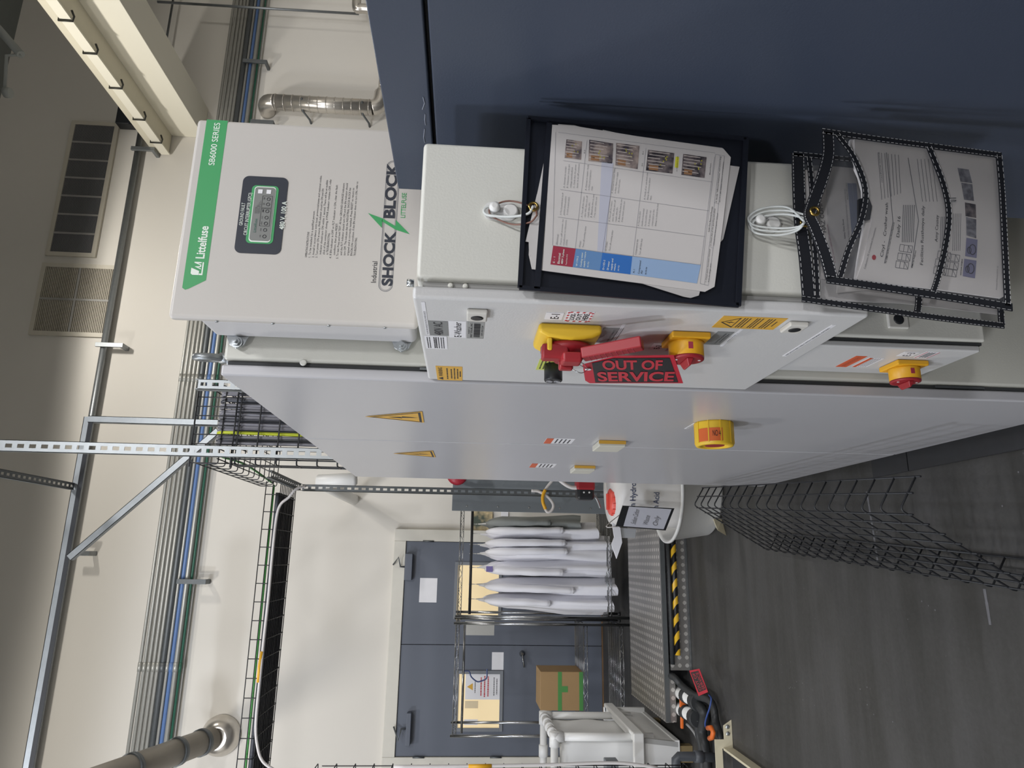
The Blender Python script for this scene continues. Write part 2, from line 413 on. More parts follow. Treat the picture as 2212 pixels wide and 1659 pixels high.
for yy in [cy0[0]-1.0, cy0[0]-.5]+cy0+[cy0[-1]+.45]:
    a = MB()
    a.tube([(lx+.02, yy, lt+.012), (lx-.032, yy, lt+.012), (lx-.032, yy, zt-.012), (lx+.02, yy, zt-.016), (lx+.045, yy-.05, zt-.016)], .0105, 6); a.build('clip', M_clip, beam)
# ================================================================== DOUBLE DOOR
D = Face('y', YW-.01)
dx0, dx1 = D.p(858,1632.6).x, D.p(870,1168.5).x; dz = D.p(866,1400).z; dm = D.p(1000,1392).x
a = MB()
for (x0,x1,z0,z1) in ((dx0-.13,dx0,0,dz+.13),(dx1,dx1+.13,0,dz+.13),(dx0,dx1,dz,dz+.13)): a.box(x0,x1,YW-.07,YW-.001,z0,z1)
door = struct('door_1', a, M_wallg, None, .006)
leafs = []
for (x0, x1, nm) in ((dx0+.004, dm-.003, 'l'), (dm+.003, dx1-.004, 'r')):
    a = MB(); a.box(x0, x1, YW-.05, YW-.002, .012, dz-.004); leafs.append(a.build('door_leaf', M_doorb, door, .002))
FD = Face('y', YW-.05)
def window(tl, br, par, lab=None):
    A, B, Cc, Dd = FD.rect(tl, br); n = V3((0,-.012,0))
    a = MB(); t = .035; x0,x1,z0,z1 = A.x,B.x,Cc.z,A.z
    for bx in ((x0-t,x1+t,z1,z1+t),(x0-t,x1+t,z0-t,z0),(x0-t,x0,z0,z1),(x1,x1+t,z0,z1)): a.box(bx[0],bx[1],YW-.066,YW-.0505,bx[2],bx[3])
    fr = a.build('window_frame', mat('window_frame_grey',(120,124,130),.5), par, .002)
    a = MB(); a.box(x0,x1,YW-.054,YW-.0505,z0,z1); a.build('pane', M_paneglow, fr)
    return A,B,Cc,fr
wl = window((988,1572),(1080,1456), leafs[0])
wr = window((986,1330),(1078,1222), leafs[1])
cn = crop(840,1380,4.809)
# sheet behind the pane and hanging things seen through it
F2 = Face('y', YW-.0545)
o,q = F2.plate('paper_sign', M_white, wl[3], cn(790,630), cn(1160,360), .0008)
tri = MB(); t0 = [F2.p(*cn(*k)) for k in ((812,498),(872,460),(872,535))]
tri.poly([p+V3((0,-.002,0)) for p in t0]).build('warning_triangle', M_org, o)
bars((q[0],q[1],q[2]), [(.15,.45,.85),(.1,.55,.9),(.12,.65,.88)], M_redl, o, .035, YN_, lift=.002)
bars((q[0],q[1],q[2]), [(.25,.28,.7),(.15,.82,.85),(.2,.9,.8)], M_ink, o, .02, YN_, lift=.002)
for tl, br, m in (((1002,1566),(1032,1554),M_white),((1004,1530),(1033,1514),mat('pale_notice',(222,205,170),.6))):
    F2.plate('paper_sign', m, wl[3], tl, br, .0008)
# signs glued to the leaves
o,q = FD.plate('paper_sign', M_white, leafs[1], (905,1301), (945,1249), .002)
tin(q,.12,.35,.88,.5,'ROOM 10',M_inkg,o,YN_); tin(q,.1,.6,.9,.75,'CLEANROOM',M_inkg,o,YN_)
o,q = FD.plate('paper_sign', M_white, leafs[0], (1062,1447), (1088,1409), .002)
bars(q,[(.08,.15,.92),(.08,.33,.92),(.25,.55,.75),(.08,.75,.92),(.1,.9,.9)],M_ink,o,.07,YN_)
# notice on the right leaf by the rack
o,q = FD.plate('paper_sign', mat('notice_grey',(176,176,172),.6), leafs[1], (1004,1372), (1068,1342), .002)
# lever, closers, hinges
h = FD.p(1128,1412); a = MB(); a.lathe((h.x,YW-.0505,h.z),(0,-1,0),[(0,.032),(.012,.03),(.02,.014),(.05,.013)],20)
a.tube([(h.x,YW-.1,h.z),(h.x-.05,YW-.105,h.z-.005),(h.x-.13,YW-.1,h.z-.02)],.011,10); a.build('door_lever', M_chrome, leafs[0])
for tl, br, par, s in (((872,1608),(888,1537),leafs[0],-1),((870,1253),(891,1196),leafs[1],1)):
    A,B,Cc,_ = FD.rect(tl,br); a = MB(); a.box(A.x,B.x,YW-.13,YW-.051,Cc.z-.01,A.z-.02); cl = a.build('door_closer', M_doorb, par, .008)
    mx = (A.x+B.x)/2; a = MB(); a.tube([(mx,YW-.09,A.z-.02),(mx,YW-.09,A.z+.03),(mx+.1*s,YW-.16,A.z+.05),(mx+.02,YW-.09,A.z+.11)],.009,6); a.build('closer_arm', M_galvd, cl)
for z in (1.95,1.15,.35):
    for x in (dx0, dx1): a = MB(); a.cyl((x,YW-.075,z-.06),(x,YW-.075,z+.06),.009,8); a.build('hinge', M_galvd, door)
a = MB(); a.box(dx0,dx1,YW-.06,YW-.0,0,.011)
a.build('threshold', mat('brass_threshold',(150,120,90),.4,.6), door)

# ================================================================== WALL SERVICES
FWl = Face('y', YW-.09)
zs = lambda x, y: FWl.p(x, y).z
pipes = [(336,.018,M_cond,'galvanised conduit, highest of the bundle along the wall'),
 (345.5,.018,M_cond,'galvanised conduit, second from top in the wall bundle'),
 (355,.018,M_cond,'galvanised conduit, third from top in the wall bundle'),
 (364.5,.018,M_cond,'galvanised conduit, fourth from top in the wall bundle'),
 (373.5,.018,M_cond,'galvanised conduit right above the thick grey pipe on the wall'),
 (384,.03,M_galvd,'thick dull grey pipe in the middle of the wall bundle'),
 (393.5,.016,M_cond,'thin galvanised conduit right above the blue pipe'),
 (402,.02,M_blue,'blue painted pipe running along the cream wall'),
 (411,.024,M_cond,'galvanised pipe between the blue and the green pipe'),
 (420.5,.013,M_dgrn,'dark green thin pipe, lowest of the wall bundle')]
for x, r, m, lab in pipes:
    z = zs(x, 1200); a = MB(); a.cyl((-4.6, YW-.09, z), (8.9, YW-.09, z), r, 12)
    for xx in (-1.2, 1.9, 5.0): a.cyl((xx, YW-.09, z), (xx+.09, YW-.09, z), r*1.18, 12)
    tag(a.build('service_pipe' if m in (M_blue, M_dgrn, M_galvd) else 'conduit', m), lab, 'pipe')
FB = Face('y', YW-.13)
for (tl, br, lab) in (((382,1257),(446,1252),'slotted bracket holding the wall pipes left of the diagonal strut'),((525,132),(578,126),'dark bracket on the pipe bundle at the upper right'),((541,263),(592,257),'pipe bracket beside the top of the breaker box')):
    A,B,Cc,_ = FB.rect(tl, br); a = MB(); a.box(A.x-.02, A.x+.03, YW-.145, YW-.121, Cc.z, A.z); a.box(A.x-.02,A.x+.03,YW-.121,YW-.001,Cc.z,Cc.z+.03)
    tag(a.build('pipe_bracket', M_galvd, None, .002), lab, 'bracket')
# high conduit with its clamps
z1 = FWl.p(300,290).z
a = MB(); a.cyl((-4.6,YW-.09,z1-.02),(FWl.p(310,270).x+.3,YW-.09,z1-.02),.035,14)
tag(a.build('conduit', M_galv), 'long high conduit crossing the wall below the vents', 'pipe')
for (x0,x1,y,lab) in ((285,336,322,'strut clamp on the high conduit near the beam'),(208,268,745,'strut clamp on the high conduit below the lighter vent'),(163,196,1195,'strut clamp on the high conduit behind the diagonal brace')):
    A = FB.p(x0,y); B = FB.p(x1,y); a = MB(); a.box(A.x-.025,A.x+.025,YW-.16,YW-.131,B.z,A.z); a.box(A.x-.025,A.x+.025,YW-.131,YW-.001,B.z,B.z+.04)
    tag(a.build('strut_clamp', M_galv, None, .002), lab, 'bracket')
# vents
VF = Face('y', YW-.03)
def vent(tl, br, cols, rows, m, lab, slat):
    A,B,Cc,_ = VF.rect(tl, br); x0,x1,z0,z1 = A.x,B.x,Cc.z,A.z
    t = thing('wall_vent', lab, 'vent', ((x0+x1)/2, YW-.02, z0))
    a = MB(); g = .05
    for bx in ((x0-g,x1+g,z1,z1+g),(x0-g,x1+g,z0-g,z0),(x0-g,x0,z0,z1),(x1,x1+g,z0,z1)): a.box(bx[0],bx[1],YW-.035,YW-.001,bx[2],bx[3])
    a.build('frame', mat('vent_frame',(196,190,176),.5), t)
    a = MB(); a.box(x0,x1,YW-.006,YW-.001,z0,z1); a.build('backing', M_gap if m is M_grl2 else mat('vent_backing',(96,90,82),.7), t)
    a = MB()
    for i in range(1, cols): xx = x0+(x1-x0)*i/cols; a.box(xx-.012,xx+.012,YW-.034,YW-.007,z0,z1)
    for i in range(1, rows): zz = z0+(z1-z0)*i/rows; a.box(x0,x1,YW-.033,YW-.007,zz-.012,zz+.012)
    a.build('mullion', mat('vent_mullion',(150,148,144),.5), t)
    a = MB(); n = slat
    for i in range(n): zz = z0+(z1-z0)*(i+.5)/n; a.box(x0,x1,YW-.028,YW-.008,zz-(z1-z0)/n*.3,zz+(z1-z0)/n*.3)
    a.build('slats', m, t)
vent((108,543),(248,273),7,1,M_grl2,'long dark grey louvred vent high on the wall beside the beam',36)
vent((72,714),(248,582),2,2,M_grl3,'lighter vent in four panels, high on the wall left of the long dark one',40)
# black floodlight on the wall
A = FB.p(262,228); B = FB.p(300,275); t = thing('floodlight','small black floodlight on the wall beside the beam end','lamp',(A.x,YW-.1,B.z))
a = MB(); a.box(B.x,A.x,YW-.2,YW-.06,B.z,A.z); a.build('housing',M_black,t,.01)
a = MB(); a.prism([(B.x-.05,YW-.26,B.z+.04),(A.x,YW-.26,B.z+.04),(A.x,YW-.201,B.z-.03),(B.x-.05,YW-.201,B.z-.03)],(0,0,.02)); a.build('shade',M_black,t)
a = MB(); a.box((A.x+B.x)/2-.03,(A.x+B.x)/2+.03,YW-.06,YW-.001,B.z+.03,B.z+.1); a.build('bracket',M_black,t)
# silver insulated pipe with elbows
SY = YW-.22
p_top, p_bot = ony(592,228,SY), ony(815,232,SY); 
px_ = (p_top.x+p_bot.x)/2+.02
t = thing('insulated_pipe','silver insulated vertical pipe with elbow at the wall, right of the breaker box','pipe',(px_,SY,p_bot.z))
a = MB(); a.cyl((px_,SY,p_bot.z+.06),(px_,SY,p_top.z),.1,24)
for i in range(12): z = p_bot.z+.1+(p_top.z-p_bot.z-.12)*i/11; a.cyl((px_,SY,z-.006),(px_,SY,z+.006),.104,24)
a.build('jacket', M_silver, t)
a = MB(); a.tube(spline([(px_,SY,p_top.z-.01),(px_,SY+.02,p_top.z+.08),(px_,SY+.1,p_top.z+.13),(px_,YW-.001,p_top.z+.14)],4),.1,20); a.build('elbow', M_silver, t)
pe = ony(745,20,SY)
a = MB(); a.tube(spline([(px_,SY,p_bot.z+.07),(px_+.03,SY,p_bot.z),(px_+.12,SY,p_bot.z-.04),(px_+.3,SY,p_bot.z-.05)],5),[.1]*14+[.07,.06],18); a.build('elbow', M_silver, t)
a = MB(); zz = p_bot.z-.05; a.tube([(px_+.3,SY,zz),(px_+1.3,SY,zz+.01),(8.8,SY,zz+.03)],.055,16); a.build('branch_pipe', M_silver, t)
a = MB(); pl = ony(803,112,SY); a.cyl((pl.x-.08,SY,zz+.012),(pl.x+.08,SY,zz+.012),.062,16); a.build('label_band', M_yel2, t)
for x in (655,785):
    z = ony(x,230,SY).z; a = MB(); a.tube([(px_+.105,SY,z),(px_,SY-.105,z),(px_-.105,SY,z),(px_-.13,YW-.08,z-.06),(px_-.13,YW-.001,z-.06)],.014,6); a.build('hanger_strap', M_galvd, t)
a = MB(); q0 = ony(340,4,YW-.3); q1 = ony(775,30,YW-.3); a.cyl((q0.x,YW-.3,q0.z),(q1.x,YW-.3,q1.z),.016,8)
tag(a.build('conduit',M_galv),'thin vertical conduit at the far upper right edge','pipe')
a = MB(); p1,p2 = ony(374,0,YW-.12), ony(358,115,YW-.12); a.cyl((p1.x,YW-.12,p1.z),(p2.x-.6,YW-.12,p1.z),.014,8)
tag(a.build('conduit',M_galvd),'short thin conduit on the wall right of the beam','pipe')
e = ony(770,12,YW-.4); a = MB(); a.tube(spline([(e.x+.5,YW-.4,e.z-.02),(e.x,YW-.4,e.z),(e.x-.04,YW-.4,e.z-.1),(e.x-.04,YW-.4,e.z-.5)],5),.06,14)
tag(a.build('insulated_pipe',M_silver),'small silver pipe elbow behind the navy machine top','pipe')
# grey insulated pipe coming out of the wall at the left
s0 = ony(478,1588,YW-.002); s1 = ony(262,1668,6.6); dv = (s1-s0)
t = thing('insulated_pipe','grey insulated pipe leaving the wall through a round silver collar','pipe',s0)
a = MB(); a.lathe(s0, (0,-1,0), [(0.0,.2),(.02,.2),(.08,.18),(.14,.14),(.16,.10)],36); a.build('wall_collar', M_silver, t)
a = MB(); a.tube([s0+dv*.13, s0+dv*1.5],.115,24); a.build('jacket', M_rduct, t)
for k in (.22,.48,.9):
    a = MB(); a.tube([s0+dv*k, s0+dv*(k+.035)],.128,24); a.build('band', M_galvd, t)
# hanging dark services near the ceiling
a = MB(); g0, g1 = ony(-40,20,6.2), ony(45,118,6.2); a.tube([g0,g1],.04,10); g2 = ony(10,200,6.2); a.tube([g1,ony(14,120,6.2),g2],.016,8); a.cyl(g2,g2+V3((.0,0,-.06)),.05,10)
tag(a.build('sprinkler_pipe', mat('dark_ceiling_pipe',(150,154,152),.7)), 'dark sprinkler pipe hanging under the ceiling at the top corner', 'pipe')

# light fixtures
for i, (lx_, ly_, lz_, pw) in enumerate(LAMPS[:1]):
    t = thing('ceiling_light','white high bay light hanging just above the picture, over the breaker box','lamp',(lx_,ly_,lz_))
    a = MB(); a.box(lx_-.62,lx_+.62,ly_-.22,ly_+.22,lz_-.05,lz_+.02); a.build('housing',M_whitep,t,.01)
    a = MB()
    for s in (-.5,.5): a.cyl((lx_+s,ly_,lz_+.02),(lx_+s,ly_,7.6),.004,6)
    a.build('suspension_cable',M_galv,t)

# ================================================================== BIG CABINETS
XD, YC, ZT = .375, 1.469, 2.10
SEAM, YFAR = 2.285, 3.40
def cabinet(y0, y1, lab):
    t = thing('electrical_cabinet', lab, 'cabinet', ((XD+1.0)/2+.1, (y0+y1)/2, 0), 'grey floor cabinets')
    a = MB(); a.box(XD+.036, 1.0, y0+.001, y1-.001, .101, ZT-.002); b = a.build('body', G_cab, t, .008)
    a = MB(); a.box(XD+.026, XD+.0355, y0+.012, y1-.012, .11, ZT-.01); a.build('seal', M_seal, t)
    a = MB(); a.box(XD, XD+.0255, y0+.002, y1-.002, .052, ZT); d = a.build('door', G_door, t, .005)
    a = MB(); a.box(XD+.045, 1.0, y0+.01, y1-.001, 0, .1); a.build('plinth', M_plinth, t)
    a = MB(); a.box(XD-.055, XD+.0445, y0+.002, y1-.002 if y1 < 3 else 2.5, 0, .012); a.build('base_plate', M_plinth, t)
    a = MB()
    for z in (.35, 1.55): a.box(XD+.028, XD+.034, y0+.004, y0+.0115, z, z+.12)
    a.build('hinge', M_galvd, t)
    return t, b, d
cab1, body1, door1 = cabinet(YC, SEAM, 'near tall grey electrical cabinet with yellow emergency button on its door')
cab2, body2, door2 = cabinet(SEAM+.002, YFAR, 'far tall grey electrical cabinet, standing behind the first')
FDo = Face('x', XD)
# eye bolt on the roof
e = ony(447,783,1.53); a = MB()
pts = [(.43+.006*math.cos(k*math.pi/10), 1.53+.03*math.cos(k*math.pi/10), ZT+.05+.028*math.sin(k*math.pi/10)) for k in range(20)]
a.tube(pts,.0085,10,closed=True); a.cyl((.43,1.53,ZT-.001),(.43,1.53,ZT+.026),.013,14); a.cyl((.43,1.53,ZT-.001),(.43,1.53,ZT+.006),.022,20); a.build('lifting_eye', M_galv, cab1)
# screw on the side
s = Face('y',YC).p(655,783); a = MB(); a.lathe((s.x,YC+.0005,s.z),(0,-1,0),[(0,.0075),(.0012,.0075),(.002,.005)],18); a.build('side_screw', G_enc, cab1)
def warn_tri(xs, par):
    p = [FDo.p(*k)+XN*.0012 for k in xs]; o = MB().prism(p, XN*.0006).build('warning_triangle', M_org, par)
    c = sum(p, V3())/3; q = [c+(k-c)*.9+XN*.001 for k in p]; q2 = [c+(k-c)*.78+XN*.0012 for k in p]
    a = MB()
    for i in range(3): a.poly([q[i],q[(i+1)%3],q2[(i+1)%3],q2[i]])
    b = c+UP*.005; a.poly([b+V3((-.0016,0,.04)),b+V3((-.0016,.012,.0)),b+V3((-.0016,-.004,.004))]); a.poly([b+V3((-.0016,0,-.045)),b+V3((-.0016,-.012,.0)),b+V3((-.0016,.004,.0))])
    a.build('triangle_symbol', M_blk, o)
warn_tri([(789,899),(912,888),(916,912)], door1)
warn_tri([(850,979),(935,973),(941,987)], door2)
# emergency stop
c = FDo.p(1541,914); R = .052
es = MB().lathe((XD-.0002,c.y,c.z),XN,[(0,R),(.004,R*1.0),(.062,R*1.0),(.066,R*.95),(.066,R*.72),(.05,R*.7)],40).build('emergency_stop', M_yel, cab1)
a = MB(); a.lathe((XD-.02,c.y,c.z),XN,[(0,.028),(.034,.03),(.044,.026)],32); a.build('push_button', M_red, es)
a = MB()
for k in range(10):
    an = k*math.pi/5; a.obox((XD-.03,c.y+math.cos(an)*R,c.z+math.sin(an)*R),(.03,0,0),V3((0,-math.sin(an),math.cos(an)))*.0014,V3((0,math.cos(an),math.sin(an)))*.0014)
a.build('grip_ribs', M_yel, es)
# orange band sticker on ring: curved patch facing the viewer
a = MB(); n = 8; ri = R+.0008
vv = []; ff = []
for k in range(n+1):
    an = math.radians(100+70*k/n); yy, zz = c.y-math.sin(math.radians(20+75*k/n))*ri, c.z+math.cos(math.radians(20+75*k/n))*ri
    vv += [(XD-.022,yy,zz),(XD-.058,yy,zz)]
    if k: ff.append((2*k-2,2*k-1,2*k+1,2*k))
a.add(vv,ff,True); os_ = a.build('band_sticker', mat('orange_band_sticker',(216,104,48),.5), es)
text('NO 4',(XD-.052,c.y-R*.86-.003,c.z+R*.62),(XD-.026,c.y-R*.86-.003,c.z+R*.62),.009,M_blk,os_,(0,0,1),out=0) if 0 else None
t4 = text('NO 4',V3((XD-.045,c.y-ri*.93,c.z+ri*.42)),V3((XD-.045,c.y-ri*1.0,c.z+ri*.02)),.016,M_blk,os_,(1,0,0),out=.0012)
o,q = FDo.plate('sticker', M_white, door1, (1478,926), (1506,914)); tin(q,.1,.3,.9,.8,'EMERGENCY',M_inkg,o,XN)
# handles with stickers further along
for (tl,br,tl2,br2,par) in (((1174,957),(1243,948),(1279,963),(1352,952),door1),((1143,1009),(1203,1002),(1231,1013),(1286,1006),door2)):
    o,q = FDo.plate('sticker', M_white, par, tl, br); plate('red_stripe', M_orl, o, q[0]+XN*.001, q[0]+XN*.001+(q[1]-q[0]), q[0]+XN*.001+(q[2]-q[0])*.25, XN); bars(q,[(.1,.4,.9),(.1,.55,.9),(.1,.7,.9),(.1,.85,.8)],M_ink,o,.06,XN)
    A,B,Cc,Dd = FDo.rect(tl2,br2); a = MB(); a.prism([A,B,Dd,Cc],XN*.02); hd = a.build('door_handle', mat('handle_light_grey',(204,202,190),.4), par, .004)
    plate('sticker', M_org, hd, B+YN_*.0006+XN*.001, B+YN_*.0006+XN*.012, Dd+YN_*.0006+XN*.001, YN_)

# ================================================================== BREAKER BOX (GFCI)
XL, XR, YF, YR = .455, .912, 1.332, 1.459
ZS1 = 2.166; ZS0 = 1.668
sb = thing('breaker_box','grey ground fault breaker box with green stripe, bolted on the cabinet side','electrical box',((XL+XR)/2,YC,ZS0))
a = MB(); a.box(XL+.004, XR-.004, YF+.022, YR, ZS0+.01, ZS1-.05); a.build('body', M_sbs, sb, .012)
a = MB(); a.box(XL, XR, YF, YF+.0215, ZS0, ZS1); cov = a.build('cover', M_sb, sb, .009, 4)
a = MB()
for x in (499,595,672,748): pass
for i in range(5):
    p = ony(469+ i*121, 692.5+i*3.3, YF+.012); a = MB(); a.lathe((XL-.0003,YF+.011,p.z),XN,[(0,.0035),(.0018,.003)],12); a.build('cover_screw', M_steel, sb)
for (x,y) in ((513,741),(868,749)):
    p = ony(x,y,YR); a = MB(); a.prism([(p.x+.03,YR-.0005,p.z-.03),(p.x+.03,YR-.0005,p.z+.03),(p.x-.005,YR-.0005,p.z+.016),(p.x-.014,YR-.0005,p.z),(p.x-.005,YR-.0005,p.z-.016)],(0,-.004,0)); lug = a.build('mounting_lug', M_steel, sb, .001)
    a = MB(); a.cyl((p.x,YR-.006,p.z),(p.x,YR-.009,p.z),.013,20); a.cyl((p.x,YR-.009,p.z),(p.x,YR-.016,p.z),.0095,6); a.cyl((p.x,YR-.016,p.z),(p.x,YR-.024,p.z),.005,12); a.build('bolt', M_steel, lug)
FS = Face('y', YF)
s1 = crop(350,230,3.687)
def spoly(pts, m, par, name, lift=.0008):
    return MB().poly([FS.p(*p)+YN_*lift for p in pts]).build(name, m, par)
z_t, z_b = FS.p(447,257).z, FS.p(492.4,260.4).z; xr = XR-.002
tipx = FS.p(402,626).x; ntx = FS.p(446.3,605.6).x
band = MB().poly([(tipx,YF-.0003,z_t-.006),(tipx+.004,YF-.0003,z_t),(xr,YF-.0003,z_t),(xr,YF-.0003,z_b),(ntx,YF-.0003,z_b),(tipx+.002,YF-.0003,z_t-.012)][::-1]).build('green_stripe', M_green, cov)
def stext(s, a_, b_, hpx, m, par=cov, bold=0, lift=.0006, up=UP):
    P0, P1 = FS.p(*a_), FS.p(*b_); P1 = V3((P1.x,P1.y,P0.z)); k = (P1-P0).length/abs(a_[1]-b_[1])
    return text(s, P0, P1, hpx*k, m, par, up, 'lettering', bold, lift)
join_text([stext('SB6000 SERIES',(463,357.5),(477,266),11,M_lt,band,.006)], 'series_lettering')
join_text([stext('Littelfuse',(441,559),(447.5,489),16.5,M_lt,band,.022)], 'brand_lettering')
# square logo with zigzag
lz0, lz1 = FS.p(438,590).z, FS.p(412,590).z; lx0 = FS.p(420,594).x; lx1 = FS.p(425,565).x; W_, Hh = lx1-lx0, lz1-lz0
L2 = lambda u, v: V3((lx0+W_*u, YF-.0006, lz0+Hh*v))
lg = MB(); lg.poly([L2(0,.0),L2(.95,.0),L2(.98,.12),L2(.12,.12),L2(.12,.3),L2(0,.3)]); lg.poly([L2(0,.32),L2(.3,.32),L2(.52,1),L2(.1,1),L2(0,.85)]); lg.poly([L2(.34,.2),L2(.42,.2),L2(.62,.75),L2(.66,.3),L2(.74,.3),L2(.9,.8),L2(.97,.8),L2(.97,.2),L2(.88,.2),L2(.86,.5),L2(.78,.2),L2(.6,.2),L2(.56,.45),L2(.5,.2)])
lg.build('logo_mark', M_lt, band)
# display
def rrect(x0,x1,z0,z1,r,y,n=6):
    pts = []
    for cx,cz,a0 in ((x1-r,z1-r,0),(x0+r,z1-r,90),(x0+r,z0+r,180),(x1-r,z0+r,270)):
        for k in range(n+1): an = math.radians(a0+90*k/n); pts.append(V3((cx+r*math.cos(an),y,cz+r*math.sin(an))))
    return pts[::-1]
def rr(tl, br, r, m, par, name, y, th=.0006):
    A,B,Cc,Dd = FS.rect(tl, br); return MB().prism(rrect(A.x,B.x,Cc.z,A.z,r,y), YN_*th).build(name, m, par), (A.x,B.x,Cc.z,A.z)
dp,_ = rr((505.5,546),(624,385),.013,M_dkpan,cov,'display_panel',YF-.0003,.001)
gr_,_ = rr((530.5,525.6),(603.6,403.6),.009,M_green,dp,'green_border',YF-.0014,.0006)
wf,_ = rr((537,523),(598,406),.007,M_lt,dp,'window_rim',YF-.0022,.0006)
ds,bb = rr((539,520.5),(596.5,408),.006,M_disp,dp,'screen',YF-.003,.0006)
x0,x1,z0,z1 = bb; w_, h_ = x1-x0, z1-z0; yy = YF-.0039
a = MB()
for zz in (.62,.2): a.box(x0+w_*.88,x0+w_*.955,yy-.0006,yy,z0+h_*zz,z0+h_*(zz+.22))
a.build('button', M_white, ds)
tl_ = []
tl_.append(text('Littelfuse',(x0+w_*.15,yy,z0+h_*.72),(x0+w_*.4,yy,z0+h_*.72),h_*.14,mat('teal_print',(60,110,96),.5),ds,UP))
for k,(xx) in enumerate((.05,.17,.29,.40,.52,.65,.75)):
    a_ = [(x0+w_*(xx+.03)+.0035*math.cos(j*math.pi/5),yy,z0+h_*.28+.0035*math.sin(j*math.pi/5)) for j in range(10)]
    tl_.append(MB().tube(a_,.0006,4,closed=True).build('x',M_ink,ds))
    tl_.append(text(('OK','PWR','EN','FLT','1','2','3')[k],(x0+w_*(xx+.01),yy,z0+h_*.46),(x0+w_*(xx+.06),yy,z0+h_*.46),h_*.06,M_ink,ds,UP))
b_ = MB()
for (u0,u1,v0,v1) in ((.27,.6,.1,.58),(.61,.84,.1,.58)):
    for bx in ((u0,u1,v1,v1+.012),(u0,u1,v0,v0+.012),(u0,u0+.004,v0,v1),(u1-.004,u1,v0,v1)): b_.box(x0+w_*bx[0],x0+w_*bx[1],yy-.0003,yy,z0+h_*bx[2],z0+h_*bx[3])
tl_.append(b_.build('x',M_ink,ds))
for k in range(5): tl_.append(text(('3 PHASE','INPUT 480 V','OUTPUT 480 V','LOAD 100 A','TRIP LEVEL 20 mA')[k],(x0+w_*.5,yy,z0+h_*(.86-.055*k)),(x0+w_*(.62+.03*k),yy,z0+h_*(.86-.055*k)),h_*.035,M_ink,ds,UP))
join_text(tl_, 'screen_print')
for o_ in (stext('GROUND FAULT',(524.5,488),(528,439),7,M_lt,dp,.0,.0022),stext('CIRCUIT INTERRUPTER (GFCI)',(534,509),(538,417.5),7,M_lt,dp,.0,.0022),stext('480 V, 100 A',(614,497),(616,436),9.5,M_lt,dp,.012,.0022)): pass
lines = ['OPERATING INSTRUCTIONS','1. To be installed by a qualified person.','2. Install in accordance with local, provincial/state and national codes.','3. Turn power ON at source. PWR indicator should be ON and EN','    indicator should turn ON within 1 second. There will be an audible','    click of the contactor closing. If PWR indicator remains OFF, refer','    to TROUBLESHOOTING.','4. If EN indicator is OFF or FLT indicator is ON, clear the fault','    condition, then press RESET.','5. To test: Press and hold TEST. All four GROUND LEAKAGE indicators','    and the FLT indicator should turn ON and the EN indicator should','    turn OFF. This indicates that the INDUSTRIAL SHOCK BLOCK has','    tripped and is correctly installed. Press RESET to return to','    EN/OK/ON condition. If the EN indicator does not turn ON, refer to','    TROUBLESHOOTING.']
P0 = FS.p(663,556); Pe = FS.p(768,556); tt = []
for i, s in enumerate(lines):
    z = P0.z+(Pe.z-P0.z)*i/(len(lines)-1); wl_ = len(s)*.0026*1.05; st = (len(s)-len(s.lstrip()))*.002
    tt.append(text(s.strip(),(P0.x+st,YF,z),(P0.x+st+len(s.strip())*.00262,YF,z),.0042,M_ink,cov,UP,'x',.0,.0004))
join_text(tt,'instructions')
stext('Industrial',(812,611),(815,565),10,M_ink,cov,.004)
# capsule outline and the name
cz0, cz1 = FS.p(848,620).z, FS.p(817,620).z; cx0 = FS.p(828,630).x; cx1 = FS.p(845,347).x; rc = (cz1-cz0)/2
def capsule(r, y): 
    zc = (cz0+cz1)/2; pts = []
    for k in range(13): an = math.radians(90+180*k/12); pts.append((cx0+rc+r*math.cos(an),y,zc+r*math.sin(an)))
    for k in range(13): an = math.radians(-90+180*k/12); pts.append((cx1-rc+r*math.cos(an),y,zc+r*math.sin(an)))
    return pts
a = MB(); o1, o2 = capsule(rc,YF-.0003), capsule(rc-.0016,YF-.0003)
n = len(o1)
for i in range(n): j=(i+1)%n; a.poly([o1[i],o1[j],o2[j],o2[i]])
o1, o2 = capsule(rc-.003,YF-.0003), capsule(rc-.0038,YF-.0003)
for i in range(n): j=(i+1)%n; a.poly([o1[i],o1[j],o2[j],o2[i]])
a.build('capsule_outline', M_inkg, cov)
stext('SHOCK',(846.5,618),(850,500),20,M_dkpan,cov,.04,.0006); stext('BLOCK',(851.5,472),(857,352),20,M_dkpan,cov,.04,.0006)
stext('LITTELFUSE',(875,471),(877,417),9,M_green,cov,.008,.0005)
a = MB(); Bt = lambda x,y: FS.p(*s1(x,y))+YN_*.001
a.poly([Bt(1640,850),Bt(1750,968),Bt(1757,893)]); a.poly([Bt(1972,1018),Bt(1862,905),Bt(1858,982)]); a.poly([Bt(1757,893),Bt(1750,915),Bt(1858,982),Bt(1862,955)])
a.build('lightning_bolt', M_green, cov)

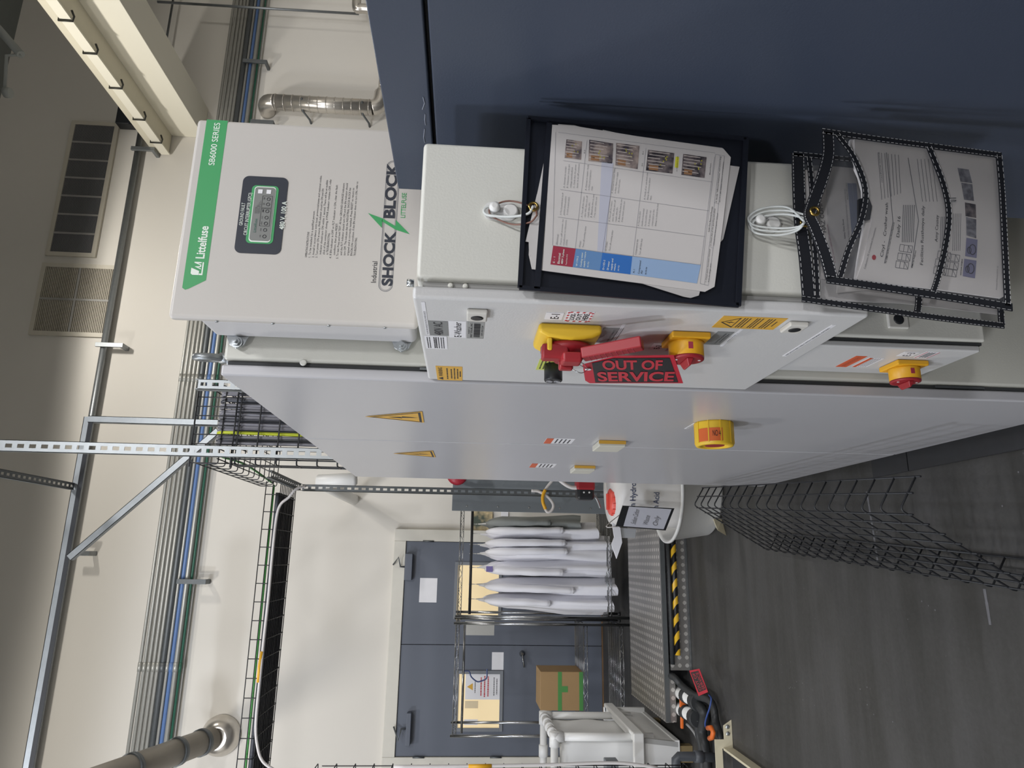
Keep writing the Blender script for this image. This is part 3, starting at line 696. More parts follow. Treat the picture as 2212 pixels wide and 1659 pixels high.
# ================================================================== E-WASHER ENCLOSURE
XE, XE1, YE0, YE1, ZE0, ZE1 = .38, .652, .981, 1.4685, .931, 1.648
eb = thing('electrical_enclosure','large light grey enclosure with yellow and red isolator switch, on the cabinet side','electrical box',((XE+XE1)/2,(YE0+YE1)/2,ZE0))
a = MB(); a.box(XE+.034, XE1, YE0, YE1, ZE0, ZE1-.002); ebody = a.build('body', G_enc, eb, .007)
a = MB(); a.box(XE+.0215, XE+.0335, YE0+.012, YE1-.012, ZE0+.01, ZE1-.012); a.build('seal', mat('enclosure_gap_grey',(150,150,148),.6), eb)
a = MB(); a.box(XE, XE+.021, YE0-.004, YE1-.002, ZE0-.002, ZE1+.002); edoor = a.build('door', G_edoor, eb, .006, 4)
for dzz in (.055,.078):
    a = MB(); a.lathe((XE+.029,YE0+.013,ZE1-dzz),YN_,[(0,.005),(.003,.0045),(.005,.002)],14); a.build('hinge_screw', G_enc, eb)
a = MB(); a.cyl((XE+.028,YE0+.006,ZE1+.001),(XE+.028,YE0+.006,ZE1+.012),.006,14); a.build('hinge_pin', M_steel, eb)
FE = Face('x', XE)
def lab(tl, br, m, name='sticker', par=None): return FE.plate(name, m, par or edoor, tl, br)
o,q = lab((921,722),(917.8,652),M_white); tin(q,.02,.2,.75,.75,'THIS MACHINE SUPPLIED BY MULTIPLE POWER SOURCES',M_inkg,o,XN)
o,q = lab((929,723.5),(967,694),M_grl); tin(q,.06,.25,.94,.72,'480V AC',M_ink,o,XN,.01)
o,q = lab((970.7,728),(1007,694),M_white); tin(q,.05,.3,.95,.72,'E-Washer',M_ink,o,XN,.008)
o,q = lab((1008.5,730),(1047,695.5),mat('asset_tag_silver',(158,160,160),.35,.3)); tin(q,.3,.08,.7,.16,'PROPERTY OF',M_ink,o,XN); tin(q,.08,.2,.92,.32,'FIRST SOLAR, INC',M_ink,o,XN,.01); tin(q,.2,.84,.8,.95,'009-001224',M_ink,o,XN)
a = MB(); TLq,TRq,BLq = q; ex, ey = TRq-TLq, BLq-TLq; u = .1
while u < .9:
    wd = random.choice((.012,.02,.03)); p = TLq+ex*u+ey*.4+XN*.001; a.poly([p,p+ey*.38,p+ey*.38+ex*wd,p+ex*wd]); u += wd+random.choice((.012,.018))
a.build('barcode', M_ink, o)
o,q = lab((921,752),(965,726.5),M_white); bars(q,[(.06,v,.94) for v in (.12,.22,.42,.52,.62,.74,.84)],M_ink,o,.05,XN); tin(q,.1,.44,.9,.52,'ENGINEERING',M_ink,o,XN,.01)
o,q = lab((945,820),(998.6,792),M_org); tin(q,.3,.08,.92,.24,'WARNING',M_ink,o,XN,.012)
bars(q,[(.1,.42,.9),(.15,.58,.85),(.1,.7,.9),(.15,.82,.85),(.3,.92,.7)],M_ink,o,.05,XN)
a = MB(); TLq,TRq,BLq = q; ex, ey = TRq-TLq, BLq-TLq; c0 = TLq+ex*.15+ey*.15+XN*.001; a.poly([c0-ey*.1,c0+ey*.09+ex*.1,c0+ey*.09-ex*.1]); a.build('triangle_symbol',M_ink,o)
o,q = lab((1176,689),(1219,676),M_white); tin(q,.15,.3,.85,.78,'E-1',M_ink,o,XN,.012)
o,q = lab((1217.7,693.4),(1285.7,673.8),M_white); 
for (v0,v1,s) in ((.16,.34,'LOCK-'),(.4,.58,'OUT'),(.64,.84,'HERE')): tin(q,.18,v0,.82,v1,s,M_ink,o,XN,.025)
a = MB(); TLq,TRq,BLq = q; ex, ey = TRq-TLq, BLq-TLq
for k in range(4):
    for v in (.02,.9): p = TLq+ex*(.05+.25*k)+ey*v+XN*.001; a.poly([p,p+ey*.08+ex*.03,p+ey*.08+ex*.14,p+ex*.1])
    for u in (.02,.88): p = TLq+ex*u+ey*(.08+.23*k)+XN*.001; a.poly([p,p+ey*.1,p+ey*.14+ex*.1,p+ey*.04+ex*.1])
a.build('red_border_marks', M_redl, o)
o,q = lab((1285,739),(1348,709),M_grl); tin(q,.1,.55,.9,.65,'MAIN DISCONNECT',M_ink,o,XN); tin(q,.2,.72,.8,.82,'SWITCH',M_ink,o,XN)
o,q = lab((1318,740),(1352,700),M_white); tin(q,.1,.25,.8,.7,'DISCONNECT SW1',M_inkg,o,XN)
o,q = lab((1157.4,798),(1217,777),M_ygl); bars(q,[(.1,.15,.9),(.1,.3,.9),(.1,.45,.9)],M_ink,o,.06,XN)
o,q = lab((1401.4,754.3),(1440,743),M_white); tin(q,.15,.3,.8,.75,'E-2',M_ink,o,XN,.012)
o,q = lab((1437,758),(1476,744),M_white); bars(q,[(.05,.08,.95),(.05,.92,.95)],M_redl,o,.1,XN)
o,q = lab((1520,743),(1587,717),M_grl); tin(q,.1,.55,.9,.66,'CONTROL POWER',M_ink,o,XN); tin(q,.2,.75,.85,.86,'SWITCH',M_ink,o,XN)
o,q = lab((1555.4,747.5),(1605.6,710.8),M_white); tin(q,.3,.25,.8,.75,'BREAKER 2',M_inkg,o,XN)
o,q = lab((1537,706.5),(1702.6,687.5),M_org,'warning_sticker')
TLq,TRq,BLq = q; ex, ey = TRq-TLq, BLq-TLq; cc = lambda u,v: TLq+ex*u+ey*v+XN*.001
a = MB(); T1 = [cc(.5,.05),cc(.92,.3),cc(.08,.3)]; cen = (T1[0]+T1[1]+T1[2])/3; T2 = [cen+(k-cen)*.82 for k in T1]
for i in range(3): a.poly([T1[i],T1[(i+1)%3],T2[(i+1)%3],T2[i]])
a.poly([cc(.52,.12),cc(.44,.21),cc(.52,.2)]); a.poly([cc(.5,.2),cc(.57,.19),cc(.48,.28)]); a.build('triangle_symbol',M_ink,o)
bars(q,[(.1,v,.9) for v in (.36,.40,.45)]+[(.1,v,.92) for v in (.55,.59,.64)]+[(.1,v,.9) for v in (.74,.78,.83)]+[(.3,.9,.7)],M_ink,o,.022,XN)
o,q = lab((1690,769),(1806,702),M_white,'strip_sticker'); tin(q,.04,.25,.92,.75,'REPLACE FUSES ONLY WITH ORIGINAL RATING',M_ink,o,XN)
def latch(tl, br, par, F_, name='latch', dep=.014):
    A,B,Cc,Dd = F_.rect(tl, br); a = MB(); a.prism([A,B,Dd,Cc], F_.n*dep); o = a.build(name, mat('latch_off_white',(206,204,198),.4), par, .003)
    c = (A+Dd)/2+F_.n*(dep+.0003); r = min((A-B).length,(A-Cc).length)*.3
    a = MB(); a.lathe(c, F_.n, [(0,r),(.0006,r),(.0008,r*.6)],24); a.build('key_socket', M_black, o)
latch((1008,684),(1054,667),edoor,FE,'latch',.009); latch((1683,709),(1748,694),edoor,FE,'latch',.009)
# isolator: yellow housing
A = onx(1164,695,XE); B = onx(1302,699,XE); y0 = A.y; z1, z0 = A.z, B.z; sz = z1-z0
XH = ony(1235,733,y0).x; y1 = y0+sz*.92; 
iso = thing('isolator_switch','x','x') if 0 else None
a = MB()
zc, yc = (z0+z1)/2, (y0+y1)/2
# side profile rises toward the centre like a shallow dish
prof = [(XE-.0005,z0),(XE-.0005,z1),(XH+.012,z1),(XH+.004,z1-sz*.16),(XH+.0,zc),(XH+.004,z0+sz*.16),(XH+.012,z0)]
a.prism([(p[0],y0,p[1]) for p in prof],(0,y1-y0,0)); hous = a.build('isolator_housing', M_yel, eb, .006, 4)
# red rotating hub and lever
hub = MB(); hub.lathe((XH-.0005,yc,zc),XN,[(0,sz*.42),(.008,sz*.42),(.012,sz*.38),(.02,sz*.22),(.024,sz*.2)],48)
hb = hub.build('handle_hub', M_red, hous)
a = MB(); a.box(XH-.018,XH+.004,y0+.004,y0+.02,zc+sz*.28,zc+sz*.36); a.build('locking_tab', M_yel, hous, .003)
a = MB(); kx = (XH-.03+ony(1235,781,yc-.04).x)/2; hx = abs(XH-.024-kx)
yk = yc-.045; zk = ony(1234,757,yk).z
a.obox((kx,yk,zk),(hx,0,0),(0,.016,0),(0,0,.0165)); a.build('grip_block', M_red, hb, .005)
p0, tipd = ony(1258,766,yk-.004), ony(1388,741,yk-.045); dv = tipd-p0
side = V3((1,0,0)); side = (side-dv.normalized()*side.dot(dv.normalized())).normalized(); th = dv.normalized().cross(side)
a = MB(); a.obox(p0+dv*.5, dv*.5, side*.0095, th*.0125); a.build('lever', M_red, hb, .003, 4)
a = MB()
for k in range(9): a.obox(p0+dv*(.12+.09*k)-side*.0095, dv.normalized()*.0006, side*.0004, th*.011)
a.build('lever_grooves', M_rcell, hb)
a = MB(); cpl = ony(1222,785,yc-.02); a.obox(cpl,(.012,0,0),(0,.008,0),(0,0,.012)); a.build('padlock_lug', M_red, hb, .004)
a = MB(); a.obox(ony(1198,762,yc-.03),(.013,0,0),(0,.012,0),(0,0,.022)); a.build('hub_web', M_red, hb, .004)
# black selector button
A = onx(1177,783,XE); B = onx(1217,783,XE); zc2 = (A.z+B.z)/2; r2 = (A.z-B.z)/2; yc2 = A.y+r2*.6; XB2 = ony(1195,818,yc2-r2).x
bt = MB().lathe((XE-.0005,yc2,zc2),XN,[(0,r2),(XE-XB2-.002,r2),(XE-XB2,r2*.93)],40).build('port_cover', M_black, eb)
a = MB()
for sgn in (-1,1):
    cc_ = V3((XB2-.0012,yc2,zc2+sgn*r2*.42)); a.tube([cc_+V3((0,math.cos(k*math.pi/8)*r2*.32,math.sin(k*math.pi/8)*r2*.32)) for k in range(16)],.0009,5,closed=True)
    a.tube([cc_+V3((0,math.cos(k*math.pi/8)*r2*.14,math.sin(k*math.pi/8)*r2*.14)) for k in range(16)],.0007,5,closed=True)
a.build('port_ring', M_inkl, bt)
def rotary(tl_near, br_near, xpl, par, name='rotary_switch'):
    """Square yellow base, round yellow collar and red knob on a left-facing face."""
    A, B = onx(*tl_near, xpl), onx(*br_near, xpl); s = A.z-B.z; y0 = A.y; zc = (A.z+B.z)/2; yc = y0+s/2; r = s*.44
    base = MB().box(xpl-.012,xpl-.0005,y0,y0+s,B.z,A.z).build(name, M_yel2, par, .003)
    col = MB().lathe((xpl-.012,yc,zc),XN,[(0,r*1.05),(.004,r),(.026,r),(.027,r*.9)],40).build('collar', M_yel2, base)
    a = MB().box(xpl-.03,xpl-.018,yc-r*1.02,yc-r*.9,zc-s*.035,zc+s*.08).build('collar_slot', M_rcell, base)
    dk = MB().lathe((xpl-.0385,yc,zc),XN,[(0,r*1.0),(.004,r*.98),(.005,r*.8)],40).build('knob_disc', M_red, base)
    k = MB(); X0, X1 = xpl-.0436, xpl-.056
    k.add([(X0,yc-r*.7,zc+r*.22),(X0,yc-r*.7,zc-r*.22),(X0,yc+r*.7,zc-r*.22),(X0,yc+r*.7,zc+r*.22),(X1,yc-r*.5,zc+r*.06),(X1,yc-r*.5,zc-r*.06),(X1,yc+r*.5,zc-r*.06),(X1,yc+r*.5,zc+r*.06)],
          [(0,1,2,3),(7,6,5,4),(0,4,5,1),(1,5,6,2),(2,6,7,3),(3,7,4,0)]); k.build('knob_grip', M_red, dk, .002)
    a = MB(); 
    for zz in (.45,-.45): a.lathe((xpl-.0436,yc-r*.2,zc+r*zz*1.5),XN,[(0,r*.09),(.0006,r*.08)],12)
    a.build('padlock_hole', M_whitep, dk)
    a = MB(); 
    return base
rotary((1452,713),(1538,715), XE, eb)
# adhesive pads on the near side of the enclosure are separate things with the ties

# ================================================================== OUT OF SERVICE TAG
ct = crop(1120,660,6.144); XT = .335
def tagpts(pts, lift=0): return [onx(*ct(*p), XT)+XN*lift for p in pts]
t = thing('service_tag','red and black out of service tag wired to the big red switch lever','tag',onx(1365,800,XT))
def warp(p, lift):   # gentle curl toward the lower end
    q = onx(*p, XT); k = (q.z-1.25); return q+V3((-.0-lift,0,0))
out_ = [(850,785),(1300,672),(2060,662),(2185,1032),(945,1032),(885,995)]
a = MB(); a.prism([warp(ct(*p),0) for p in out_], (.0008,0,0)); card = a.build('card', M_redt, t)
blk_ = [(975,760),(1260,695),(2005,690),(2118,1015),(1020,1018)]
a = MB(); a.poly([warp(ct(*p),.0008) for p in blk_]); pb = a.build('black_field', M_blk, card)
def tagtext(s, p0, p1, hpx, bold):
    P0, P1 = warp(ct(*p0),.0012), warp(ct(*p1),.0012); up = warp(ct(p0[0]-25,p0[1]-hpx),.0012)-P0
    return text(s,P0,P1,up.length,M_redl,pb,up,'lettering',bold,.0004,True,True)
join_text([tagtext('OUT OF',(1125,838),(1905,835),118,.03),tagtext('SERVICE',(1062,992),(2055,990),118,.03)])
hp = warp(ct(925,832),.002); a = MB(); a.lathe(hp, XN, [(0,.006),(.0008,.006),(.001,.004)],16); a.build('eyelet', M_white, card)

a = MB(); w0 = ony(*ct(630,765), yc-.03)
a.tube(spline([hp,ony(*ct(840,760),yc-.03),w0,ony(*ct(690,830),yc-.01),ony(*ct(830,895),yc-.01),hp]),.0007,6); a.tube(spline([hp+V3((0,0,.002)),ony(*ct(780,775),yc-.03),ony(*ct(690,800),yc-.02),w0]),.0007,6)
tag(a.build('steel_wire', M_steel),'thin steel wire tying the out of service tag to the lever','wire')

# ================================================================== SMALL ENCLOSURE BELOW
X3 = .43; z3b, z3t = .505, .86
Y3 = onx(2121,759,X3).y
e3 = thing('electrical_enclosure','small grey enclosure with rotary switch, mounted low under the large enclosure','electrical box',(.55,1.35,z3b))
a = MB(); a.box(X3+.02,.70,Y3,YC-.0005,z3b-.015,z3t); a.build('body', G_enc, e3, .008)
a = MB(); a.box(X3+.014,X3+.0195,Y3+.004,YC-.004,z3b-.005,z3t-.01); a.build('seal', M_seal, e3)
a = MB(); a.box(X3,X3+.0135,Y3+.003,YC-.002,z3b,z3t-.005); d3 = a.build('door', G_edoor, e3, .004)
F3 = Face('x', X3)
c3 = crop(1600,580,3.614)
o,q = F3.plate('sticker', M_orl, d3, c3(740,765), c3(990,685)); bars(q,[(.1,.4,.9),(.1,.6,.9)],M_ink,o,.05,XN)
o,q = F3.plate('sticker', M_white, d3, c3(870,763), c3(1125,700)); bars(q,[(.05,v,.95) for v in (.35,.5,.65,.8)],M_ink,o,.05,XN)
plate('red_stripe', M_orl, o, q[0]+XN*.001, q[1]+XN*.001, q[0]+XN*.001+(q[2]-q[0])*.22, XN)
o,q = F3.plate('sticker', M_white, d3, c3(1215,682), c3(1400,655)); tin(q,.1,.3,.9,.8,'E-3',M_ink,o,XN)
o,q = F3.plate('sticker', M_white, d3, c3(1350,695), c3(1565,652)); bars(q,[(.1,.3,.9),(.1,.5,.9),(.1,.7,.9)],M_ink,o,.12,XN); bars(q,[(.02,.06,.98),(.02,.94,.98)],M_redl,o,.08,XN,'red_border_marks')
rotary((c3(1225,705)),(c3(1475,712)), X3, e3)
latch((c3(1143,470)),(c3(1285,345)), e3, Face('y', Y3), 'latch', .008)

# ================================================================== NAVY MACHINE
XV = .72; YV = 1.25; zv = onx(788.4,0,XV).z; zvs = onx(912,0,XV).z
nv = thing('machine_housing','large navy blue machine housing filling the right side','machine',(1.2,.2,0))
a = MB(); a.box(XV+.004,2.0,-1.2,YV,.08,zvs-.006); a.build('side_panel', M_navy, nv, .003)
a = MB(); a.box(XV,2.0,-1.2,YV+.002,zvs,zv); a.build('top_panel', M_navy, nv, .003)
a = MB(); a.box(XV+.02,1.99,-1.19,YV-.01,zvs-.007,zvs-.001); a.build('shadow_joint', M_gap, nv)
a = MB(); a.box(XV+.05,1.95,-1.15,YV-.04,0,.08); a.build('base', M_plinth, nv)
cs = crop(780,0,5.0275); a = MB()
for seg in (((672,1055),(690,1120),(665,1190)),((695,1240),(692,1300),(700,1360)),((690,1400),(680,1490),(692,1550))):
    a.tube([onx(*cs(*p),XV-.0008) for p in seg],.0008,4)
a.build('scratches', mat('paint_scratch',(150,156,170),.6), nv)

# ================================================================== DOCUMENT POCKETS
c1 = crop(1100,230,3.687)
def pq(pts, Y, cr=c1): return [ony(*cr(*p), Y) for p in pts]
def sheet(pts, Y, m, parent, name='page', th=.0008, cr=c1):
    o = MB().prism(pq(pts,Y,cr), (0,th,0)).build(name, m, parent); return o
def strip(pts, wd, Y, m, parent, name, cr, th=.002, smooth=6, stitch=True):
    """A flat bound band following a curve on plane Y."""
    P = spline([ony(*cr(*p), Y) for p in pts], smooth); a = MB(); L_, R_ = [], []
    for i, p in enumerate(P):
        t_ = (P[min(i+1,len(P)-1)]-P[max(i-1,0)]).normalized(); n_ = t_.cross(V3((0,1,0))).normalized(); L_.append(p+n_*wd/2); R_.append(p-n_*wd/2)
    for i in range(len(P)-1): a.prism([L_[i],L_[i+1],R_[i+1],R_[i]], (0,th,0))
    o = a.build(name, m, parent)
    if stitch:
        s = MB()
        for side_ in (L_,R_) if wd > .006 else (P,):
            for i in range(len(P)-1):
                A_, B_ = side_[i], side_[i+1]; cI = P[i]; n = max(1,int((B_-A_).length/.006))
                for k in range(n):
                    q0, q1 = A_.lerp(B_,k/n), A_.lerp(B_,(k+.6)/n)
                    if side_ is not P: q0, q1 = q0.lerp(P[i].lerp(P[i+1],k/n),.16), q1.lerp(P[i].lerp(P[i+1],(k+.6)/n),.16)
                    s.tube([q0+V3((0,-.0006,0)),q1+V3((0,-.0006,0))],.00045,3,caps=False)
        s.build('stitching', M_thread, o)
    return o
Y1 = .955
pk = thing('document_pocket','black document pocket with a clear front, tied to the large enclosure','document holder',ony(1360,450,Y1))
back = MB().prism(pq([(150,75),(1900,240),(1835,1590),(75,1445)],Y1+.004),(0,.003,0)).build('back_panel', M_vinyl, pk)
for nm, pts, wd in (('edge_binding',[(150,85),(1890,250)],.006),('edge_binding',[(1890,245),(1828,1585)],.008),('edge_binding',[(80,1440),(1830,1580)],.007),('edge_binding',[(155,90),(85,1440)],.007),('top_hem',[(322,128),(300,420),(222,1450)],.009)):
    strip(pts, wd, Y1-.004, M_vinyl, pk, nm, c1, .004, 3, False)
a = MB(); P = pq([(320,105),(1895,245),(1830,1585),(222,1455)],Y1-.0045); a.poly(P)
cl = mat('glossy_clear_film',(60,62,70),.12,alpha=.07); a.build('clear_window', cl, pk)
g = ony(*c1(190,808),Y1); MB().tube([g+V3((math.cos(k*math.pi/8)*.0065,-.0045,math.sin(k*math.pi/8)*.0065)) for k in range(16)],.0022,8,closed=True).build('grommet', M_brass, pk)
ps = thing('paper_stack','stack of printed procedure pages showing through the black pocket','papers',ony(1360,450,Y1))
for pts, dy in (([(285,400),(1760,470),(1835,480),(1705,1055),(1500,1300),(265,1305),(180,1295),(155,1180),(160,1090),(200,800)],.003),([(220,700),(130,1075),(155,1080),(158,1180),(175,1195),(180,1295),(270,1305),(300,600)],.0022),([(390,140),(520,150),(740,210),(745,185),(900,220),(1700,330),(1500,700),(400,400)],.0028),([(1000,1380),(1060,1410),(1390,1515),(1445,1525),(1510,1505),(1520,1470),(1400,1300)],.0015)):
    sheet(pts, Y1-.0042+dy, M_paper2, ps, 'page', .0006)
main = sheet([(340,145),(520,155),(1040,240),(1705,335),(1765,405),(1700,950),(1635,1435),(1560,1475),(1070,1410),(265,1305)], Y1-.004, M_paper, ps, 'front_page', .0012)
YP = Y1-.0041
def cell(pts, m, name='table_cell', par=main): return MB().poly([p+V3((0,-.0003,0)) for p in pq(pts,YP)]).build(name, m, par)
cell([(350,1108),(530,1133),(505,1280),(328,1258)],M_rcell); cell([(530,1133),(742,1165),(720,1308),(505,1280)],M_bcell)
cell([(742,1165),(980,1195),(965,1338),(720,1308)],M_bcell2); cell([(980,1195),(1525,1262),(1495,1410),(965,1338)],M_bcell3)
cell([(735,440),(830,450),(760,1165),(700,1160)],mat('paper_blue_tint',(196,198,212),.7),'blue_tint'); cell([(1325,400),(1352,404),(1345,490),(1318,486)],M_hly,'highlight')
for ph, m in (([(455,262),(580,280),(572,425),(440,410)],M_photo),([(637,265),(828,295),(820,455),(630,435)],M_photo),([(852,290),(1038,315),(1022,500),(845,470)],M_photo),([(1105,345),(1315,372),(1300,535),(1088,510)],M_photod),([(1385,378),(1572,405),(1555,570),(1370,545)],M_photod)):
    ph_o = cell(ph, m, 'printed_photo'); A0, A1, A2, A3 = [p+V3((0,-.0006,0)) for p in pq(ph,YP)]
    def q4(u0,v0,u1,v1): f = lambda u,v: A0.lerp(A1,u).lerp(A3.lerp(A2,u),v); return [f(u0,v0),f(u1,v0),f(u1,v1),f(u0,v1)]
    det = MB(); 
    for k in range(6): det.poly(q4(.02+random.uniform(0,.05),.06+.15*k,random.uniform(.45,.9),.09+.15*k))
    det.build('photo_pipes', mat('photo_light_print',(206,196,190),.6), ph_o)
    det = MB(); det.poly(q4(.1,.72,.45,.95)); det.build('photo_floor', mat('photo_brown_print',(150,112,80),.6), ph_o)
    det = MB()
    for k in range(5): u_, v_ = random.uniform(.35,.8), random.uniform(.15,.8); det.poly(q4(u_,v_,u_+.05,v_+.06))
    det.build('photo_valves', mat('photo_yellow_print',(176,170,60),.6), ph_o)
a = MB()
def pline(a, p, q, w=.0005, cr=c1, Y=YP, lift=.0006):
    A_, B_ = ony(*cr(*p),Y-lift), ony(*cr(*q),Y-lift); n_ = (B_-A_).normalized().cross(V3((0,1,0)))*w; a.poly([A_+n_,B_+n_,B_-n_,A_-n_])
for p, q in (((370,205),(345,1108)),((390,205),(1640,370)),((525,1133),(620,270)),((742,1165),(835,500)),((985,1195),(1090,330)),((1525,1262),(1635,400)),((385,880),(1560,1035)),((405,660),(1590,830)),((430,430),(1615,600)),((350,1108),(1525,1262)),
             ((1645,380),(1520,1410)),((1715,395),(1585,1425)),((1645,380),(1715,395)),((1520,1410),(1585,1425)),((1680,390),(1555,1415)),((1630,765),(1670,775)),((1590,1110),(1625,1130))): pline(a,p,q,.0002)
a.build('table_lines', M_inkl if False else mat('table_line_grey',(130,130,140),.7), main)
def ptext(s, p, q, h, m=M_ink, bold=.0, cr=c1, Y=YP, par=main, lift=.0008):
    A_, B_ = ony(*cr(*p),Y), ony(*cr(*q),Y); k = (B_-A_).length/math.hypot(p[0]-q[0],p[1]-q[1]); d = (B_-A_).normalized(); up = V3((-d.z,0,d.x))
    return text(s,A_,B_,h*k,m,par,up,'x',bold,lift)
W_ = M_lt
tx = [ptext('E - 1',(362,1248),(367,1200),14,W_), ptext('Electrical',(400,1255),(410,1172),16,W_,.01), ptext('480V 3-phase',(426,1258),(440,1140),14,W_,.01), ptext('Feed from E-2',(458,1262),(466,1180),10,W_),
 ptext('W-1/W-2',(542,1275),(552,1195),13,W_,.01), ptext('Cooling water',(576,1280),(588,1165),13,W_,.01), ptext('supply / return',(600,1283),(612,1160),12,W_,.01), ptext('40 PSI',(630,1285),(636,1240),10,W_),
 ptext('D-1/D-2',(755,1302),(765,1225),13,W_,.01), ptext('DI water',(790,1305),(800,1235),13,W_,.01), ptext('supply and',(818,1307),(829,1215),13,W_,.01), ptext('return',(842,1310),(850,1255),13,W_,.01), ptext('60 PSI',(872,1312),(878,1270),10,W_),
 ptext('A-1',(996,1330),(1000,1300),13), ptext('Compressed',(1036,1335),(1050,1230),13), ptext('Air',(1058,1336),(1062,1306),13), ptext('80-90 PSI',(1090,1340),(1098,1282),10)]
body_ = [('Electrical:',(382,1100),(392,1018),11),('Turn off power to',(412,1105),(430,900),9),('transformer to Ultrasonic',(436,1110),(455,905),9),('(230V).',(458,1108),(463,1060),9),
 ('Water:',(565,1125),(570,1070),11),('Turn off cooling water',(590,1125),(612,955),10),('DI Water:',(772,1152),(782,1075),11),('Turn off cooling water',(802,1152),(826,985),10),('Compressed Air',(1010,1185),(1026,1058),11),('Turn off CDA flow',(1042,1185),(1060,1055),10)]
for s,p,q,h in body_: tx.append(ptext(s,p,q,h,M_inkg))
blk = [('A. Put the power lever to off|position (down position).|A. Lock on panel switch.',(412,865),(430,690),26),('A. Attempt to restart.|B. Voltmeter (verify are|voltage low/deadline)|C. Verify that the power|lever is at off position.',(440,650),(455,455),26),
 ('A. Turn off the return|valve W2, then turn off|supply valve W1.|B. Bleed the line to see|if any water come out.',(580,885),(600,705),25),('A. Attempt to restart. Verify|no flow and temperature|rise.',(612,670),(632,465),24),
 ('A. Turn off the return|valve W2, then turn off|supply valve W1.|B. Bleed the line to see|if any water come out.',(800,920),(822,740),25),('A. Attempt to restart. Verify|no flow. Open any supply|valve from main.',(822,695),(846,490),24),
 ('A. Turn the valve|handle to horizontal|Put the LOTO device|B. Slowly open any|compressed air line|fitting to bleed the line.',(1032,955),(1052,775),27),('A. Verify all air out from the|fitting. Reconnect bleed|line.',(1080,745),(1104,530),24)]
for s,p,q,st in blk:
    L0 = max(len(k) for k in s.split('|'))
    for i,k in enumerate(s.split('|')):
        f = len(k)/L0; pp = (p[0]+st*i,p[1]); qq = (p[0]+st*i+(q[0]-p[0])*f, p[1]+(q[1]-p[1])*f); tx.append(ptext(k,pp,qq,9.5,M_inkg))
tx += [ptext('Lock Out Removal Process',(1592,1000),(1620,800),10,M_ink,.01),ptext('1. Check items, have been removed',(1570,1400),(1600,1140),9),ptext('from the danger zone.',(1590,1400),(1608,1250),9),ptext('2. Check that all the guarding and safety',(1606,1110),(1640,815),9),ptext('controls have been properly replaced.',(1630,1110),(1662,850),9),ptext('3. Notify "Affected Employees" and ensure they',(1652,765),(1688,400),9),ptext('are in a safe location before re-energization.',(1678,765),(1710,440),9)]
for s,p,q in (('E-3',(603,375),(605,350)),('W-1',(826,360),(829,335)),('W-2',(820,445),(823,420)),('D-1',(1068,385),(1070,362)),('D-2',(1062,478),(1064,455)),('A-1 PNEUMATIC VALVE',(1337,520),(1346,400)),('Bleed Point',(1600,545),(1608,455))): tx.append(ptext(s,p,q,8))
join_text(tx,'printed_text')

# zip tie and adhesive hook of the first pocket
def hook(cx, cy, lab_, w2=.0155, h2=.052):
    c = ony(cx,cy,YE0); t = thing('adhesive_hook', lab_, 'hook', (c.x,YE0,c.z))
    MB().prism(rrect(c.x-w2,c.x+w2,c.z-h2*.45,c.z+h2*.55,.012,YE0-.0005),(0,-.002,0)).build('pad', M_whitep, t)
    a = MB(); a.lathe((c.x,YE0-.0026,c.z-.014),(0,-1,0),[(0,.013),(.004,.012),(.006,.009)],28); a.build('hook_base', M_whitep, t)
    a = MB(); a.lathe((c.x,YE0-.0026,c.z+.012),(0,-1,0),[(0,.005),(.009,.005),(.011,.009),(.016,.008),(.018,.004)],24); a.build('hook_knob', M_whitep, t)
    return c
h1 = hook(1084,458,'round white adhesive hook holding the upper pocket')
h2_ = hook(1650,485,'white adhesive hook holding the two lower pockets')
a = MB()
gp = g+V3((0,-.006,0))
a.tube(spline([ony(1160,465,.947),ony(1152,448,.955),ony(1100,434,.968),ony(1062,447,.974),ony(1058,462,.974),ony(1075,474,.972),ony(1110,485,.965),ony(1145,480,.95),ony(1160,465,.945)]),.0014,6)
tag(a.build('cable_tie', mat('brown_wire_tie',(120,84,72),.5)),'thin brown wire loop on the upper hook','tie')
a = MB(); a.tube(spline([ony(1075,440,.972),ony(1048,450,.972),ony(1052,464,.97),ony(1100,468,.962),ony(1140,462,.952),gp]),.0022,6)
tag(a.build('cable_tie', mat('clear_nylon',(214,218,216),.3,alpha=.85)),'translucent white cable tie through the brass eyelet of the upper pocket','tie')
for i,(dx,dyy,lab_) in enumerate(((0,0,'longest'),(6,8,'middle'),(-5,-7,'lowest'))):
    a = MB(); a.tube(spline([ony(1745-i*4,466+i*6,.932),ony(1700,455+dyy,.95),ony(1650+dx,458+dyy,.962),ony(1622+dx,474+dyy*.6,.968),ony(1630,494+dyy,.966),ony(1680,500+dyy,.956),ony(1722,494+dyy*.5,.944),ony(1745-i*4,470+i*6,.93)]),.0019,6)
    tag(a.build('cable_tie', MC['clear_nylon']),f'white cable tie loop holding the lower clear pockets, {lab_} of three','tie')

